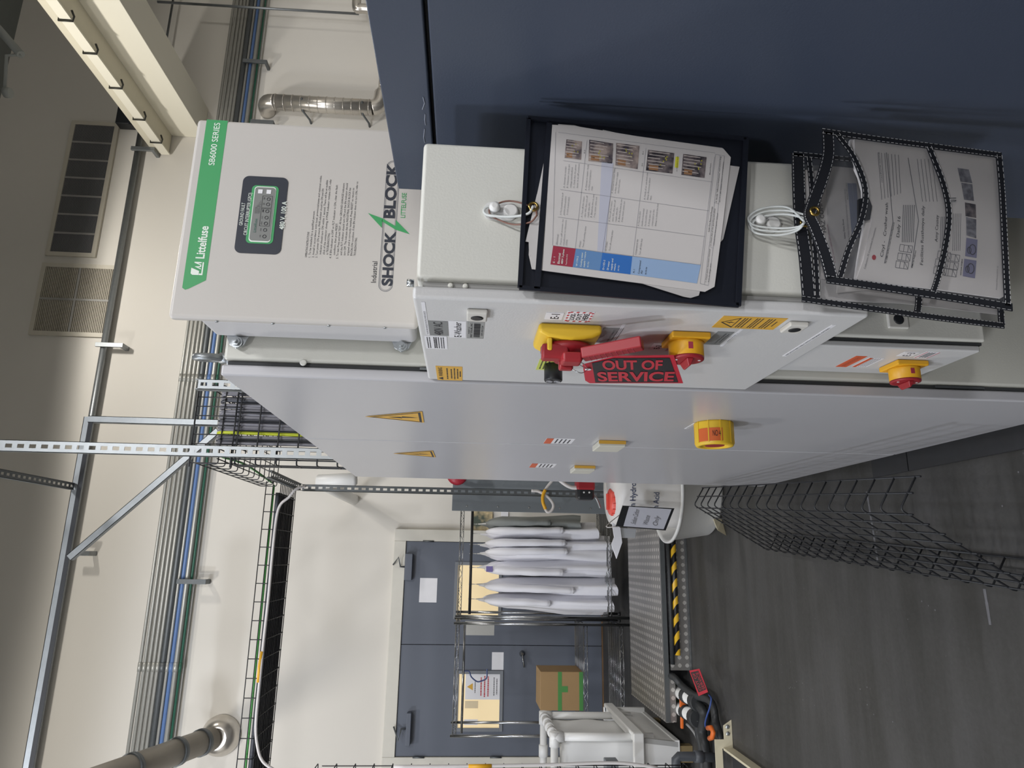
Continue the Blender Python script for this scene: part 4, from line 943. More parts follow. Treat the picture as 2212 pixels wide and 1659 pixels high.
# ---- two clear pockets
c4 = crop(1650,250,3.53)
def clearp(pts, Y, par, name='clear_sheet'):
    a = MB(); a.poly([ony(*c4(*p),Y) for p in pts]); return a.build(name, M_clear, par)
YB, YFt = .958, .93
pb2 = thing('document_pocket','rear clear pocket with black edges, half hidden behind the front one','document holder',ony(1950,500,YB))
clearp([(250,290),(1810,400),(1820,1590),(300,1390)],YB+.003,pb2)
clearp([(345,320),(1810,400),(1820,1590),(405,1400)],YB-.006,pb2,'clear_window')
for nm,pts,wd in (('top_band',[(262,290),(270,600),(285,840),(318,1080),(345,1390)],.021),('window_hem',[(345,318),(368,560),(372,800),(395,1100),(410,1390)],.008),('side_binding',[(292,1395),(760,1460),(1300,1535),(1835,1600)],.0095),('cross_band',[(1190,900),(1185,1370),(1175,1495)],.010),('bottom_binding',[(1790,400),(1800,900),(1810,1460),(1818,1590)],.0095),('side_binding',[(230,290),(700,335),(1200,370),(1800,400)],.0085)):
    strip(pts,wd,YB-.008,M_bind,pb2,nm,c4)
g2 = ony(*c4(292,835),YB); MB().tube([g2+V3((math.cos(k*math.pi/8)*.0065,-.009,math.sin(k*math.pi/8)*.0065)) for k in range(16)],.0022,8,closed=True).build('grommet', M_brass, pb2)
MB().prism([ony(*c4(*p),YB+.006) for p in ((215,435),(300,440),(320,940),(250,938))],(0,.002,0)).build('inner_card', M_black, pb2)
ps2 = thing('paper_stack','hazard sheets inside the rear clear pocket','papers',ony(1950,500,YB))
def cprism(pts, Y, m, par, name, th=.001): return MB().prism([ony(*c4(*p),Y) for p in pts],(0,th,0)).build(name,m,par)
cprism([(290,410),(420,420),(1700,500),(1780,1480),(1780,1515),(1050,1430),(640,1415),(430,1405),(440,1280),(330,700)],YB-.002,M_paper2,ps2,'page')
pg = cprism([(440,380),(700,400),(1100,450),(1200,1290),(555,1350),(560,1260),(440,1240),(430,900)],YB-.0045,M_paper,ps2,'front_page',.001)
YQ = YB-.0046
tx = [ptext('HAZ COMM',(475,890),(440,650),30,M_ink,0,c4,YQ,pg), ptext('Safety Data Sheet',(622,940),(606,790),11,M_ink,.01,c4,YQ,pg),ptext('INDUSTRIAL TANKS UNITED PAINTED UNIONS SERIES',(655,970),(620,560),9,M_inkg,0,c4,YQ,pg),ptext('Revision 1 09/12/2017',(640,640),(632,515),9,M_ink,.0,c4,YQ,pg),ptext('In case contact (800) 000 immediately',(545,1120),(485,830),10,mat('violet_ink',(150,80,110),.7),0,c4,YQ,pg)]
join_text(tx,'printed_text')
a = MB()
for p,q,w in (((655,515),(692,940),.004),((690,515),(725,930),.0035)): pline(a,p,q,w,c4,YQ)
a.build('grey_bars', mat('blue_grey_bar',(130,138,160),.6), pg)

pf = thing('document_pocket','front clear pocket with black edges bulging with forms','document holder',ony(1970,480,YFt))
clearp([(460,120),(1812,300),(1860,1455),(500,1245)],YFt+.012,pf)
clearp([(565,140),(690,320),(775,560),(740,800),(650,1010),(580,1235),(1860,1455),(1812,300)],YFt-.012,pf,'clear_window')
for nm,pts,wd in (('top_band',[(490,125),(492,300),(445,480),(372,680),(352,765),(395,860),(470,1060),(520,1240)],.019),('window_hem',[(560,140),(690,320),(775,560),(745,790),(650,1010),(580,1240)],.0085),('cross_band',[(1260,235),(1370,520),(1413,750),(1385,1000),(1330,1230),(1290,1355)],.0085),('side_binding',[(445,115),(900,180),(1300,232),(1815,300)],.0095),('side_binding',[(480,1245),(900,1305),(1400,1380),(1898,1460)],.0125),('bottom_binding',[(1795,300),(1820,600),(1840,1000),(1862,1450)],.0095)):
    strip(pts,wd,YFt-.014,M_bind,pf,nm,c4)
g3 = ony(*c4(350,765),YFt); MB().tube([g3+V3((math.cos(k*math.pi/8)*.0065,-.0155,math.sin(k*math.pi/8)*.0065)) for k in range(16)],.0022,8,closed=True).build('grommet', M_brass, pf)
ps3 = thing('paper_stack','thick stack of filled-in forms in the front clear pocket','papers',ony(1970,480,YFt))
cprism([(660,180),(700,180),(700,400),(790,600),(830,800),(800,1000),(720,1240),(700,1245),(720,1100),(770,800),(755,560),(690,330),(655,260)],YFt-.001,M_paper,ps3,'page_edges',.006)
fp = cprism([(690,178),(1200,235),(1730,300),(1775,330),(1835,1375),(1808,1390),(1300,1320),(1000,1285),(705,1250),(760,1100),(822,800),(800,560),(700,330)],YFt-.004,M_paper,ps3,'front_page',.003)
cprism([(722,635),(800,618),(826,690),(810,790),(722,800)],YFt-.0085,M_black,ps3,'binder_clip',.004)
YQ = YFt-.0041; tx = []
def ct4(s,p,q,h,m=M_ink,b=0): tx.append(ptext(s,p,q,h,m,b,c4,YQ,fp))
ct4('Collection: FS Controlled Documents',(772,1172),(855,858),12,M_inkg)
ct4('Crusher wash',(930,920),(945,668),20); ct4('Daily 16',(1030,930),(1040,770),20); ct4('Facilities Rusthmiyo daily',(1210,1140),(1222,690),20); ct4('Amy Causey',(1322,965),(1330,760),20); ct4('Cityl -',(905,1080),(925,960),20)
ct4('For ESMO Set Proj Contact See Above Paperwork',(932,1125),(995,815),9,M_ink,.01); ct4('ESMO Set Assignment',(1132,1160),(1160,1030),9,M_ink,.01)
ct4('ADDITIONAL EXAMPLES',(1503,1220),(1515,1095),9,M_ink,.01); ct4('Document 07 Revision 5/2/19 - 02',(1775,1330),(1785,1150),9,M_inkg); ct4('machine name',(905,510),(880,280),12,M_inkg)
join_text(tx,'printed_text')
a = MB()
for k in range(7):
    x = 880+k*24; pline(a,(x+20,640-k*8),(x-10+k*2,280+k*3),.0004,c4,YQ)
for k in range(5):
    x = 1150+k*28; pline(a,(x+60,655),(x+20,330),.0004,c4,YQ)
for k in range(7): pline(a,(1055+k*14,965),(1065+k*14,680),.0006,c4,YQ)
for k in range(4): pline(a,(1345+k*13,1010),(1352+k*13,770),.0005,c4,YQ)
for k in range(5): pline(a,(1440+k*14,1030),(1446+k*14,745),.0004,c4,YQ)
for p,q in (((920,1125),(985,810)),((985,810),(935,280)),((1125,1160),(1180,800)),((1180,800),(1100,320))): pline(a,p,q,.0006,c4,YQ)
for (bx,by) in ((1040,980),(1025,1045),(1010,1105),(1330,1030),(1312,1090),(1300,1150),(1400,1050),(1390,1110),(1378,1165)):
    w_,h_ = 95,55
    for p,q in (((bx,by),(bx+w_,by+14)),((bx-8,by+h_-4),(bx+w_-8,by+h_+10)),((bx,by),(bx-8,by+h_-4)),((bx+w_,by+14),(bx+w_-8,by+h_+10)),((bx+w_/3,by+5),(bx+w_/3-8,by+h_)),((bx+2*w_/3,by+9),(bx+2*w_/3-8,by+h_+5)),((bx+w_*.66,by+10),(bx+w_-8,by+h_+8))): pline(a,p,q,.0004,c4,YQ)
a.build('form_lines', M_inkg, fp)
for pts,m in (([(1477,398),(1563,410),(1590,515),(1500,503)],M_photog),([(1505,510),(1590,522),(1603,650),(1527,640)],M_photog),([(1533,660),(1616,676),(1620,780),(1538,765)],M_photod),([(1542,772),(1620,790),(1620,935),(1545,912)],M_photog),([(1545,930),(1630,945),(1622,1085),(1535,1070)],M_photo2),([(1528,1090),(1622,1105),(1610,1240),(1516,1222)],M_photo2)):
    MB().poly([ony(*c4(*p),YQ-.0005) for p in pts]).build('printed_photo', m, fp)
a = MB()
for (cx,cy) in ((1592,1020),(1578,1165)): a.tube([ony(*c4(cx+25*math.cos(k*math.pi/8),cy+38*math.sin(k*math.pi/8)),YQ-.0012) for k in range(16)],.0006,4,closed=True); a.tube([ony(*c4(cx-25+14*math.cos(k*math.pi/6),cy+5+25*math.sin(k*math.pi/6)),YQ-.0012) for k in range(12)],.0005,4,closed=True)
a.build('photo_outline', M_ink, fp)
MB().poly([ony(*c4(840+16*math.cos(k*math.pi/6),1080+20*math.sin(k*math.pi/6)),YQ-.0005) for k in range(12)]).build('red_logo', M_logor, fp)
a = MB(); a.tube([ony(*c4(*p),YFt-.0125) for p in ((1465,628),(1390,628),(1372,640),(1390,655),(1460,655),(1465,645),(1400,642))],.0007,5); tag(a.build('paper_clip', M_steel),'steel paper clip on the band of the front clear pocket','paper clip')

# ================================================================== LEANING WIRE TRAY
def tray_mesh(O, L, W_, N, length, width, wall, step=.1, lstep=.05, r=.0025, ends=True, mats=M_wire):
    """Wire basket: O corner on the bottom panel, L along, W across, N wall direction."""
    O, L, W_, N = V3(O), V3(L).normalized(), V3(W_).normalized(), V3(N).normalized(); a = MB()
    n = int(round(length/step)); nw = max(1,int(round(wall/lstep))); nb = int(round(width/lstep)); rc = .012
    for i in range(n+1):
        p = O+L*(i*step)
        a.tube([p+N*wall,p+N*rc,p+W_*rc*.3+N*rc*.3,p+W_*rc,p+W_*(width-rc),p+W_*(width-rc*.3)+N*rc*.3,p+W_*width+N*rc,p+W_*width+N*wall], r, 5)
    for j in range(nw): 
        for base in (O, O+W_*width): q = base+N*(wall*(j+1)/nw)-L*.02; a.tube([q,q+L*(length+.04)], r, 5)
    for j in range(nb): q = O+W_*(width*(j+.5)/nb)-L*.02; a.tube([q,q+L*(length+.04)], r, 5)
    return a
f0, f1 = onz(1660,1190,.058), onz(2188,1278,.058)
h0, h1 = onz(1502,1091,.43), onz(1944,1101,.43)
L = (V3((f0.x,f0.y,0))-V3((f1.x,f1.y,0))).normalized()
Wd = h1-f1; Wd = Wd-L*Wd.dot(L); wid = Wd.length; Wd.normalize(); Nn = L.cross(Wd); Nn = Nn if Nn.x > 0 else -Nn
O = h1-Wd*wid
a = tray_mesh(O, L, Wd, Nn, 1.62, wid, .1, .09, .05, .0031)
tag(a.build('wire_cable_tray', M_wire), 'black wire basket tray lying on the floor, leaning against the cabinet', 'cable tray')

# ================================================================== OVERHEAD TRAYS AND STRUTS
YA = 4.6
zA1, zA0 = ony(543,1350,YA).z, ony(575,1350,YA).z
xa0 = -1.75; xa1 = ony(560,1046,YA).x
t = thing('wire_cable_tray','overhead black wire tray running left, carrying black cables','cable tray',(-.5,YA+.2,zA0))
tray_mesh((xa0,YA,zA0),(1,0,0),(0,1,0),(0,0,1),xa1-xa0,.45,.09,.112,.04,.0032).build('basket', M_wire, t)
for i in range(13):
    yy = YA+.03+i*.0315; a = MB(); a.tube(spline([(xa0-.6,yy,zA0+.018),(xa0+.5,yy+random.uniform(-.004,.004),zA0+.016),(xa1-.5,yy+random.uniform(-.004,.004),zA0+.017),(xa1-.05,yy,zA0+.018)],4),.0145,7)
    tag(a.build('cable', M_cabled),'black cable lying in the overhead tray','cable','black cables in the overhead tray')
a = MB(); a.tube([(xa0,YA+.02,zA0+.04),(xa1,YA+.02,zA0+.045)],.006,6); tag(a.build('earth_wire', M_grnw),'green earth wire along the front of the overhead tray','wire')
# white cable with yellow marker: along the tray edge, then looping down to the left
pts = [ony(660,1050,YA-.0),ony(640,1056,YA-.03),ony(624,1074,YA-.03),ony(606,1090,YA-.03),ony(597,1120,YA-.03),ony(588,1200,YA-.03),ony(580,1290,YA-.03),ony(570,1380,YA-.03),ony(562,1460,YA-.03),ony(553,1560,YA-.03),ony(556,1610,YA-.03),ony(568,1645,YA-.03),ony(600,1668,YA-.03)]
a = MB(); a.tube(spline(pts),.009,8); wc = tag(a.build('white_cable', M_whc),'white cable strapped along the overhead tray, drooping at the left end','cable')
a = MB(); a.tube([ony(566,1407,YA-.031),ony(560.5,1440,YA-.031),ony(558,1474,YA-.031)],.0105,8); a.build('marker_sleeve', M_yel2, wc)
# left vertical riser at the picture edge
YRi = 4.0; xr_ = ony(1100,1660,YRi).x
a = tray_mesh((xr_-.12,YRi+.12,.3),(0,0,1),(1,0,0),(0,-1,0),1.95,.115,.1,.1,.05,.0028); tag(a.build('wire_cable_tray', M_wire),'vertical black wire tray at the left edge beside the white bin','cable tray')
a = MB(); a.tube(spline([ony(850,1656,YRi-.02),ony(1000,1655,YRi-.02),ony(1180,1652,YRi-.02),ony(1330,1648,YRi-.02),ony(1420,1658,YRi-.02)]),.0085,8); o = tag(a.build('white_cable', M_whc),'white cable hanging down the tray at the left edge','cable')
a = MB(); a.tube([ony(1012,1655,YRi-.021),ony(1062,1654.4,YRi-.021)],.0098,8); a.build('marker_sleeve', M_yel2, o)
# tray running in depth from the riser to the long tray
z_b = zA0
YK = 3.44
nB = ony(414,1000,YK); xb, yB = nB.x, YK+.02
t = thing('wire_cable_tray','overhead black wire tray running in depth behind the long slotted post','cable tray',(xb+.2,4.0,z_b))
zB = (nB.z+z_b)/2
tray_mesh((xb,yB,z_b+.012),(0,1,0),(1,0,0),(0,0,1),YA-.06-yB,.4,.1,.1,.05,.003).build('basket', M_wire, t)
a = MB(); a.tube(spline([(xb+.05,yB+.1,z_b+.03),(xb+.06,yB+.5,z_b+.03),(xb+.02,YA-.1,z_b+.03)]),.006,6); tag(a.build('earth_wire', M_grnw),'green earth wire in the depth-running overhead tray','wire')
# riser with vertical cables behind the cabinet
xk0, xk1 = ony(440,1000,YK).x, ony(440,838,YK).x; zk2 = ony(422,900,YK).z; zk1 = ony(466,900,YK).z
t = thing('wire_cable_tray','vertical wire tray with grey cables dropping behind the far cabinet','cable tray',((xk0+xk1)/2,YK,1.2))
tray_mesh((xk0,YK,1.2),(0,0,1),(1,0,0),(0,1,0),1.5,xk1-xk0,.1,.1,.05,.0042).build('basket', M_wire, t)
a = MB(); zt2 = zk2
for k in range(9): xx = xk0+(xk1-xk0)*k/8; a.tube([(xx,YK,2.69),(xx,YK,zt2)],.003,5)
a.tube([(xk0-.02,YK,zt2),(xk1,YK,zt2)],.0042,5); a.tube([(xk0-.02,YK,2.72),(xk1,YK,2.72)],.0042,5); a.build('top_mesh', M_wire, t)
nc = 17
for i in range(nc):
    xx = xk0+.1+(xk1-xk0-.1)*(i+.5)/nc
    a = MB(); rr_ = .010; j = lambda: random.uniform(-.006,.006)
    a.tube(spline([(xx,YK+.03,1.25),(xx+j(),YK+.028,1.7),(xx+j(),YK+.028,2.0),(xx+j(),YK+.028,2.25),(xx+j(),YK+.028,2.45),(xx+j(),YK+.03,zk1-.05),(xx,YK+.07,zk1+.0)],4),rr_,8)
    o = a.build('cable', M_ygw if i == 3 else (M_cabled if i%6==1 else M_cable))
    if i == 3: tag(o,'yellow and green earth cable among the grey cables of the vertical tray','cable')
    else: tag(o,'grey cable dropping through the vertical tray','cable','grey cables in the vertical tray')
def strut(p, L, size, depth, axis, slots, m, name, label, face='y', pitch=.05, parent=None):
    """Slotted channel: p start, along axis for L, slots on the face turned to the viewer."""
    p = V3(p); ax = V3(axis).normalized(); fn = V3((0,-1,0)) if face == 'y' else V3((-1,0,0))
    if abs(ax.dot(fn)) > .9: fn = V3((0,0,-1))
    sd = ax.cross(fn).normalized()*size/2; a = MB(); t_ = .0025
    if slots:
        n = int(L/pitch); sw = size*.17
        for i in range(n):
            c0, c1 = p+ax*(i*pitch), p+ax*((i+1)*pitch); s0, s1 = c0+ax*pitch*.22, c0+ax*pitch*.78
            def pl(a0,a1,u0,u1): a.prism([a0+sd*u0,a1+sd*u0,a1+sd*u1,a0+sd*u1], -fn*t_)
            k = sw*2/size; pl(c0,c1,-1,-k); pl(c0,c1,k,1)
            e0, e1 = [], []
            pl(c0,s0,-k,k); pl(s1,c1,-k,k)
            for (cc__, sg) in ((s0,1),(s1,-1)):   # rounded slot ends
                a.prism([cc__+sd*k, cc__-sd*k, cc__-sd*k+ax*sg*.0005, cc__-sd*k*.55+ax*sg*sw*.02, cc__+sd*k*.55+ax*sg*sw*.02, cc__+sd*k+ax*sg*.0005], -fn*t_) if 0 else None
    else: a.prism([p-sd,p+ax*L-sd,p+ax*L+sd,p+sd], -fn*t_)
    for s in (-1,1): a.prism([p+sd*s,p+ax*L+sd*s,p+ax*L+sd*s*.9,p+sd*s*.9], -fn*depth)
    o = a.build(name, m, parent)
    if label: tag(o, label, 'strut')
    return o
YS = 3.41
q = ony(720,979,YS); q2 = ony(0,962,YS)
strut((q2.x,YS+.0,1.9), 7.6-1.9, .056, .02, (0,0,1), True, M_galv, 'strut_channel', 'long slotted steel post rising behind the cabinet to the ceiling', pitch=.0555)
q = ony(421,829,3.0); strut((q.x,3.0,ZT+.001), q.z-ZT-.001, .045, .04, (0,0,1), True, M_galv, 'strut_channel', 'short slotted steel post standing above the near cabinet edge')
YG = 4.9
q = ony(652,1053,YG); qb = ony(1150,1060,YG); strut((q.x,YG,.0), q.z, .045, .04, (0,0,1), True, M_galvd, 'strut_channel', 'slotted grey post in front of the grey wall panel')
A = onx(500,1000,q.x); p1 = onz(570,1015,q.z+.0)
strut((q.x,YA-.5,q.z-.005), YG-YA+.49, .045, .035, (0,1,0), True, M_galvd, 'strut_channel', 'slotted channel joining the tray to the grey post') 
# bracket frame with diagonal brace
YBk = 4.75
cA, cB = ony(187,900,YBk), ony(58,1668,YBk); zc_ = (cA.z+cB.z)/2
fr = thing('bracket_frame','galvanised bracket frame of channel, drop and diagonal brace holding the tray','bracket',(cA.x,YBk,zc_))
def chan(p, q, s, par, nm, m=M_galv):
    p, q = V3(p), V3(q); d = (q-p).normalized(); sd = d.cross(V3((0,-1,0))).normalized(); a = MB()
    a.prism([p+sd*s/2,q+sd*s/2,q-sd*s/2,p-sd*s/2],(0,.003,0)); 
    for k in (-1,1): a.prism([p+sd*s/2*k,q+sd*s/2*k,q+sd*s*.42*k,p+sd*s*.42*k],(0,.04,0))
    return a.build(nm, m, par)
chan((cB.x-.5,YBk,zc_),(cA.x,YBk,zc_),.05,fr,'top_channel')
a = MB(); a.box(cB.x-.5,cA.x-.02,YBk-.002,YBk-.0005,zc_-.04,zc_-.012); a.build('channel_slot', M_gap, fr)
dA, dB = ony(190,905,YBk-.01), ony(470,912,YBk-.01); chan((dA.x,YBk-.01,dA.z),(dA.x,YBk-.01,dB.z),.045,fr,'drop_post')
chan(ony(148,1205,YBk-.02), ony(470,930,YBk-.02), .045, fr, 'diagonal_brace')
e0, e1 = onz(0,1013,zc_-.03), onz(182,1053,zc_-.03)
strut((e1.x,e0.y-.6,zc_-.0), YBk-.01-e0.y+.6, .045, .035, (0,1,0), True, M_galvd, 'strut_channel', 'slotted channel overhead running toward the bracket frame')

# ================================================================== GREY WALL PANEL AND SMALL THINGS
YP2 = 5.2
A = ony(976,1103,YP2); zt_ = A.z; x0 = A.x; zb_ = ony(1300,1100,YP2).z-.25
gp_ = thing('control_panel','flat grey steel control panel behind the slotted post','electrical box',(x0+.4,YP2,zb_))
a = MB(); a.box(x0+.03,x0+.95,YP2+.02,YP2+.25,zb_,zt_-.02); a.build('body', mat('panel_side_light',(170,170,164),.5), gp_)
a = MB(); a.box(x0,x0+.95,YP2,YP2+.02,zb_,zt_); cv = a.build('front_cover', M_cab2, gp_, .004)
for i in range(7):
    z = zt_-.11-.235*i; 
    if z > zb_+.02: a = MB(); a.lathe((x0+.035,YP2-.0003,z),YN_,[(0,.008),(.003,.006)],10); a.build('cover_screw', M_steel, gp_)
a = MB(); a.box(x0+.3,x0+.4,YP2+.05,YP2+.2,0,zb_); a.box(x0+.7,x0+.8,YP2+.05,YP2+.2,0,zb_); a.build('stand', M_galvd, gp_)
c = ony(988,1026,YP2-.3); t = thing('alarm_bell','red round alarm bell peeking past the cabinet','bell',c)
a = MB(); a.lathe(c,(0,-1,0),[(0,.06),(.02,.075),(.04,.06),(.06,.02)],28); a.build('bell_dome', mat('bell_red',(170,40,56),.4), t)
a = MB(); a.cyl(c+V3((0,.0,0)),c+V3((0,.24,0)),.02,10); a.build('bell_mount', M_galvd, t)
a = MB(); c = ony(690,1040,6.0); c2 = ony(771,1036,6.0); a.tube([V3((c.x,YW-.002,c.z)),V3((c.x,6.12,c.z)),c,c.lerp(c2,.92),c2],[.06,.06,.06,.06,.04],16); tag(a.build('white_pipe', M_whitep),'white capped pipe stub behind the far cabinet','pipe')
a = MB(); P = [(1148,1060),(1165,1062),(1185,1075),(1195,1090),(1192,1102),(1183,1106),(1176,1095),(1172,1075),(1180,1055),(1195,1036)]
a.tube(spline([ony(*p,4.87) for p in P]),.010,8); o = tag(a.build('white_cable', M_whc),'looped white cable with yellow sleeve in front of the grey panel','cable')
a = MB(); a.tube(spline([ony(*p,4.855) for p in ((1178.5,1100),(1173,1085),(1173,1070),(1178,1058))]),.012,8); a.build('marker_sleeve', M_yel2, o)
c = ony(1263,1055,4.3); t = thing('pump_head','black and red pump head beside the white drum','pump',c)
a = MB(); a.obox(c,(.075,0,0),(0,.05,0),(0,0,.055)); a.build('motor', M_black, t, .02)
a = MB(); a.obox(c+V3((.035,-.003,.0)),(.05,0,0),(0,.055,0),(0,0,.058)); a.build('red_casing', M_red, t, .015)
a = MB(); 
for s in (-.02,.014): a.lathe(c+V3((-.03,-.0505,s)),YN_,[(0,.006),(.003,.005)],12)
a.build('indicator', M_whitep, t)
a = MB(); a.tube(spline([c+V3((.0,-.02,.05)),ony(1232,1052,4.28),ony(1215,1042,4.28),ony(1190,1020,4.3)]),.012,8); a.build('hose', M_whc, t)
a = MB(); a.tube(spline([c+V3((-.03,0,-.05)),ony(1290,1080,4.3),ony(1297,1098,4.3)]),.008,6); a.build('drain_pipe', M_galv, t)

# ================================================================== DRUM AND TUB
cx_, cy_ = onz(1560,1056,0).x, 4.33
cx_ = ony(1500,1056,cy_).x
rim = ony(1441,1174,cy_).z; Rt = abs(ony(1441,1174,cy_).x-cx_)
t = thing('drum_tub','round white containment tub holding the drum','tub',(cx_,cy_,0))
a = MB(); a.lathe((cx_,cy_,0),UP,[(.002,Rt*.8),(.02,Rt*.84),(rim-.02,Rt*.95),(rim-.015,Rt),(rim,Rt),(rim+.002,Rt*.97),(rim-.015,Rt*.93),(.04,Rt*.8),(.035,.01)],48); a.build('shell', M_trans, t)
Rd = Rt*.72; zs_ = ony(1330,1125,cy_-Rd*.5).z; zd = ony(1296,1080,cy_).z
t = thing('chemical_drum','white plastic drum with red screw lid, standing in the white tub','drum',(cx_,cy_,.04))
a = MB(); a.lathe((cx_,cy_,0),UP,[(.045,Rd*.95),(.07,Rd),(zs_-.05,Rd),(zs_,Rd*.93),(zd-.06,Rd*.62),(zd-.05,Rd*.5),(zd-.05,.01)],48); a.build('body', M_acid, t)
lc = ony(1322,1084,cy_-.08); a = MB(); a.lathe((lc.x,lc.y,lc.z-.03),UP,[(-.03,.078),(.0,.082),(.045,.08),(.05,.07),(.05,.012)],40)
for k in range(14): an = k*math.pi/7; a.obox((lc.x+.082*math.cos(an),lc.y+.082*math.sin(an),lc.z-.008),(.003*abs(math.cos(an))+.001,0,0),(0,.003,0),(0,0,.018))
lid = a.build('lid', M_lid, t)
a = MB(); a.obox((lc.x,lc.y,lc.z+.028),(.05,0,0),(0,.01,0),(0,0,.008)); a.build('lid_grip', M_lid, lid, .003)
tz = []
for s, (xa,ya), (xb_,yb_), h_ in (('n Hydro',(1374,1094),(1368,1043),14),('n Acid',(1425,1098),(1421,1064),14)):
    Yd = cy_-Rd*.97; P0, P1 = ony(xa,ya,Yd), ony(xb_,yb_,Yd); 
    me = text(s,(P0.x,Yd,P0.z),(P1.x,Yd,P0.z),.035,mat('blue_grey_print',(70,80,110),.6),t,UP,'lettering',.008,.002)
    for v in me.data.vertices:
        dx_ = v.co.x-cx_; v.co.y = cy_-math.sqrt(max(.0001,(Rd+.003)**2-dx_*dx_))
# foot and marker flag of the tub
p = onz(1568,1139,0); a = MB(); a.prism([(p.x-.05,p.y,0),(p.x+.05,p.y+.06,0),(p.x+.05,p.y+.06,.05),(p.x-.02,p.y,.05)],(.02,.03,0)); tag(a.build('corner_foot', M_bei),'small beige corner foot at the tub base','foot')
Ysg = cy_-Rt-.02
pts = [(1345,1092),(1457,1098),(1438,1146),(1330,1137)]
P = [ony(*k,Ysg) for k in pts]
sg = thing('hanging_sign','white handwritten sign in black frame hanging on the drum','sign',P[1])
a = MB(); a.prism(P,(0,.004,0)); bd = a.build('frame', M_black, sg)
cc2 = sum(P,V3())/4; Pi = [cc2+(k-cc2)*.9+V3((0,-.001,0)) for k in P]; Pi[0] = P[0].lerp(P[1],.1)*.93+cc2*.07+V3((0,-.001,0)); Pi[3] = P[3].lerp(P[2],.12)*.93+cc2*.07+V3((0,-.001,0))
shp = MB().poly(Pi).build('paper', mat('sign_paper',(206,208,220),.6), sg)
TLs, TRs, BLs = Pi[3], Pi[0], Pi[2]
for v, s in ((.28,'Sodium Carbon'),(.58,'Waste'),(.82,'Only')): text(s,TLs.lerp(BLs,v)+(TRs-TLs)*.12,TLs.lerp(BLs,v)+(TRs-TLs)*(.85 if s[0]=='S' else .6),.03,M_inkg,shp,TLs-BLs,'lettering',0,.002)
a = MB(); a.poly([ony(*k,Ysg+.006) for k in ((1322,1128),(1340,1140),(1345,1175),(1330,1206),(1322,1180),(1326,1160))]); a.poly([ony(*k,Ysg+.006) for k in ((1322,1180),(1326,1160),(1330,1206),(1322,1128),(1318,1150))][::-1])
tag(MB().prism([ony(*k,Ysg+.006) for k in ((1322,1128),(1340,1140),(1344,1172),(1332,1207),(1321,1176),(1327,1160))],(0,.01,0)).build('rag', M_coat),'white rag hanging beside the drum sign','rag')
a = MB(); a.tube(spline([P[3]+(P[2]-P[3])*.05,V3((P[3].x,Ysg+.03,P[3].z+.05)),V3((lc.x-.07,lc.y-.05,lc.z-.05))],3),.003,5); tag(a.build('sign_string', M_whc),'thin string tying the framed sign to the drum','string')
tag(MB().prism([ony(*k,Ysg+.018) for k in ((1340,1140),(1374,1143),(1372,1162),(1342,1162))],(0,.004,0)).build('grey_card', mat('grey_card',(178,180,184),.6)),'small plain grey card under the drum sign','card')

# ================================================================== RACKS WITH COATS AND BOX
YR1, YR2 = 6.45, 6.95
xl, xr2 = onz(1362,1334,0).x, onz(1362,1100,0).x; zr = ony(988,1335,YR1).z
def shelf(a, x0,x1,y0,y1,z, n=12):
    for (p,q) in (((x0,y0),(x1,y0)),((x0,y1),(x1,y1)),((x0,y0),(x0,y1)),((x1,y0),(x1,y1))):
        for dz_ in (0,-.03): a.tube([(p[0],p[1],z+dz_),(q[0],q[1],z+dz_)],.004,5)
        L_ = math.hypot(q[0]-p[0],q[1]-p[1]); k = int(L_/.05); zz = [V3((p[0]+(q[0]-p[0])*i/k,p[1]+(q[1]-p[1])*i/k,z-(.03 if i%2 else 0))) for i in range(k+1)]; a.tube(zz,.002,4)
    for i in range(n): yy = y0+(y1-y0)*(i+.5)/n; a.tube([(x0,yy,z+.003),(x1,yy,z+.003)],.0025,4)
def rack(x0,x1,zt_,shelves,lab_):
    t = thing('wire_rack', lab_, 'rack', ((x0+x1)/2,(YR1+YR2)/2,0))
    for x in (x0,x1):
        for y in (YR1,YR2):
            a = MB(); a.cyl((x,y,.03),(x,y,zt_+.02),.0125,12); po = a.build('post', M_chrome, t)
            a = MB(); a.lathe((x,y,0),UP,[(0.001,.02),(.012,.02),(.03,.01)],12); a.build('foot', M_black, po)
    for z in shelves: a = MB(); shelf(a,x0,x1,YR1,YR2,z); a.build('shelf', M_chrome, t)
    return t
r1 = rack(xl,xr2,zr,[zr,.22],'chrome wire garment rack holding the white coats')
zrod = ony(1018,1200,YR1+.22).z
a = MB(); a.cyl((xl,YR1+.25,zrod),(xr2,YR1+.25,zrod),.013,12); a.build('hanging_rod', M_black, r1)
x2 = ony(975,1590,YR1).x; zr2 = ony(980,1500,YR1).z
zsh = ony(1262,1450,YR1).z; zsh2 = ony(1345,1450,YR1).z
r2_ = rack(x2,xl-.06,zr2,[zr2,zsh,max(.12,zsh2)],'chrome wire rack with a cardboard box, in front of the left door leaf')
a = MB(); zz = ony(1001,1450,YR1+.1).z; a.cyl((x2,YR1+.1,zz),(xl-.06,YR1+.1,zz),.011,10); a.build('hanging_rod', M_chrome, r2_)
# blue hanger
a = MB(); hb_ = [(1001,1450),(1013,1450),(1018,1462),(1030,1472),(1040,1471),(1051,1465),(1052,1450),(1052,1445)]
a.tube(spline([ony(*p,YR1+.1) for p in hb_],4),.006,6); tag(a.build('coat_hanger', mat('blue_hanger',(60,76,120),.4)),'empty blue coat hanger on the left rack','hanger')
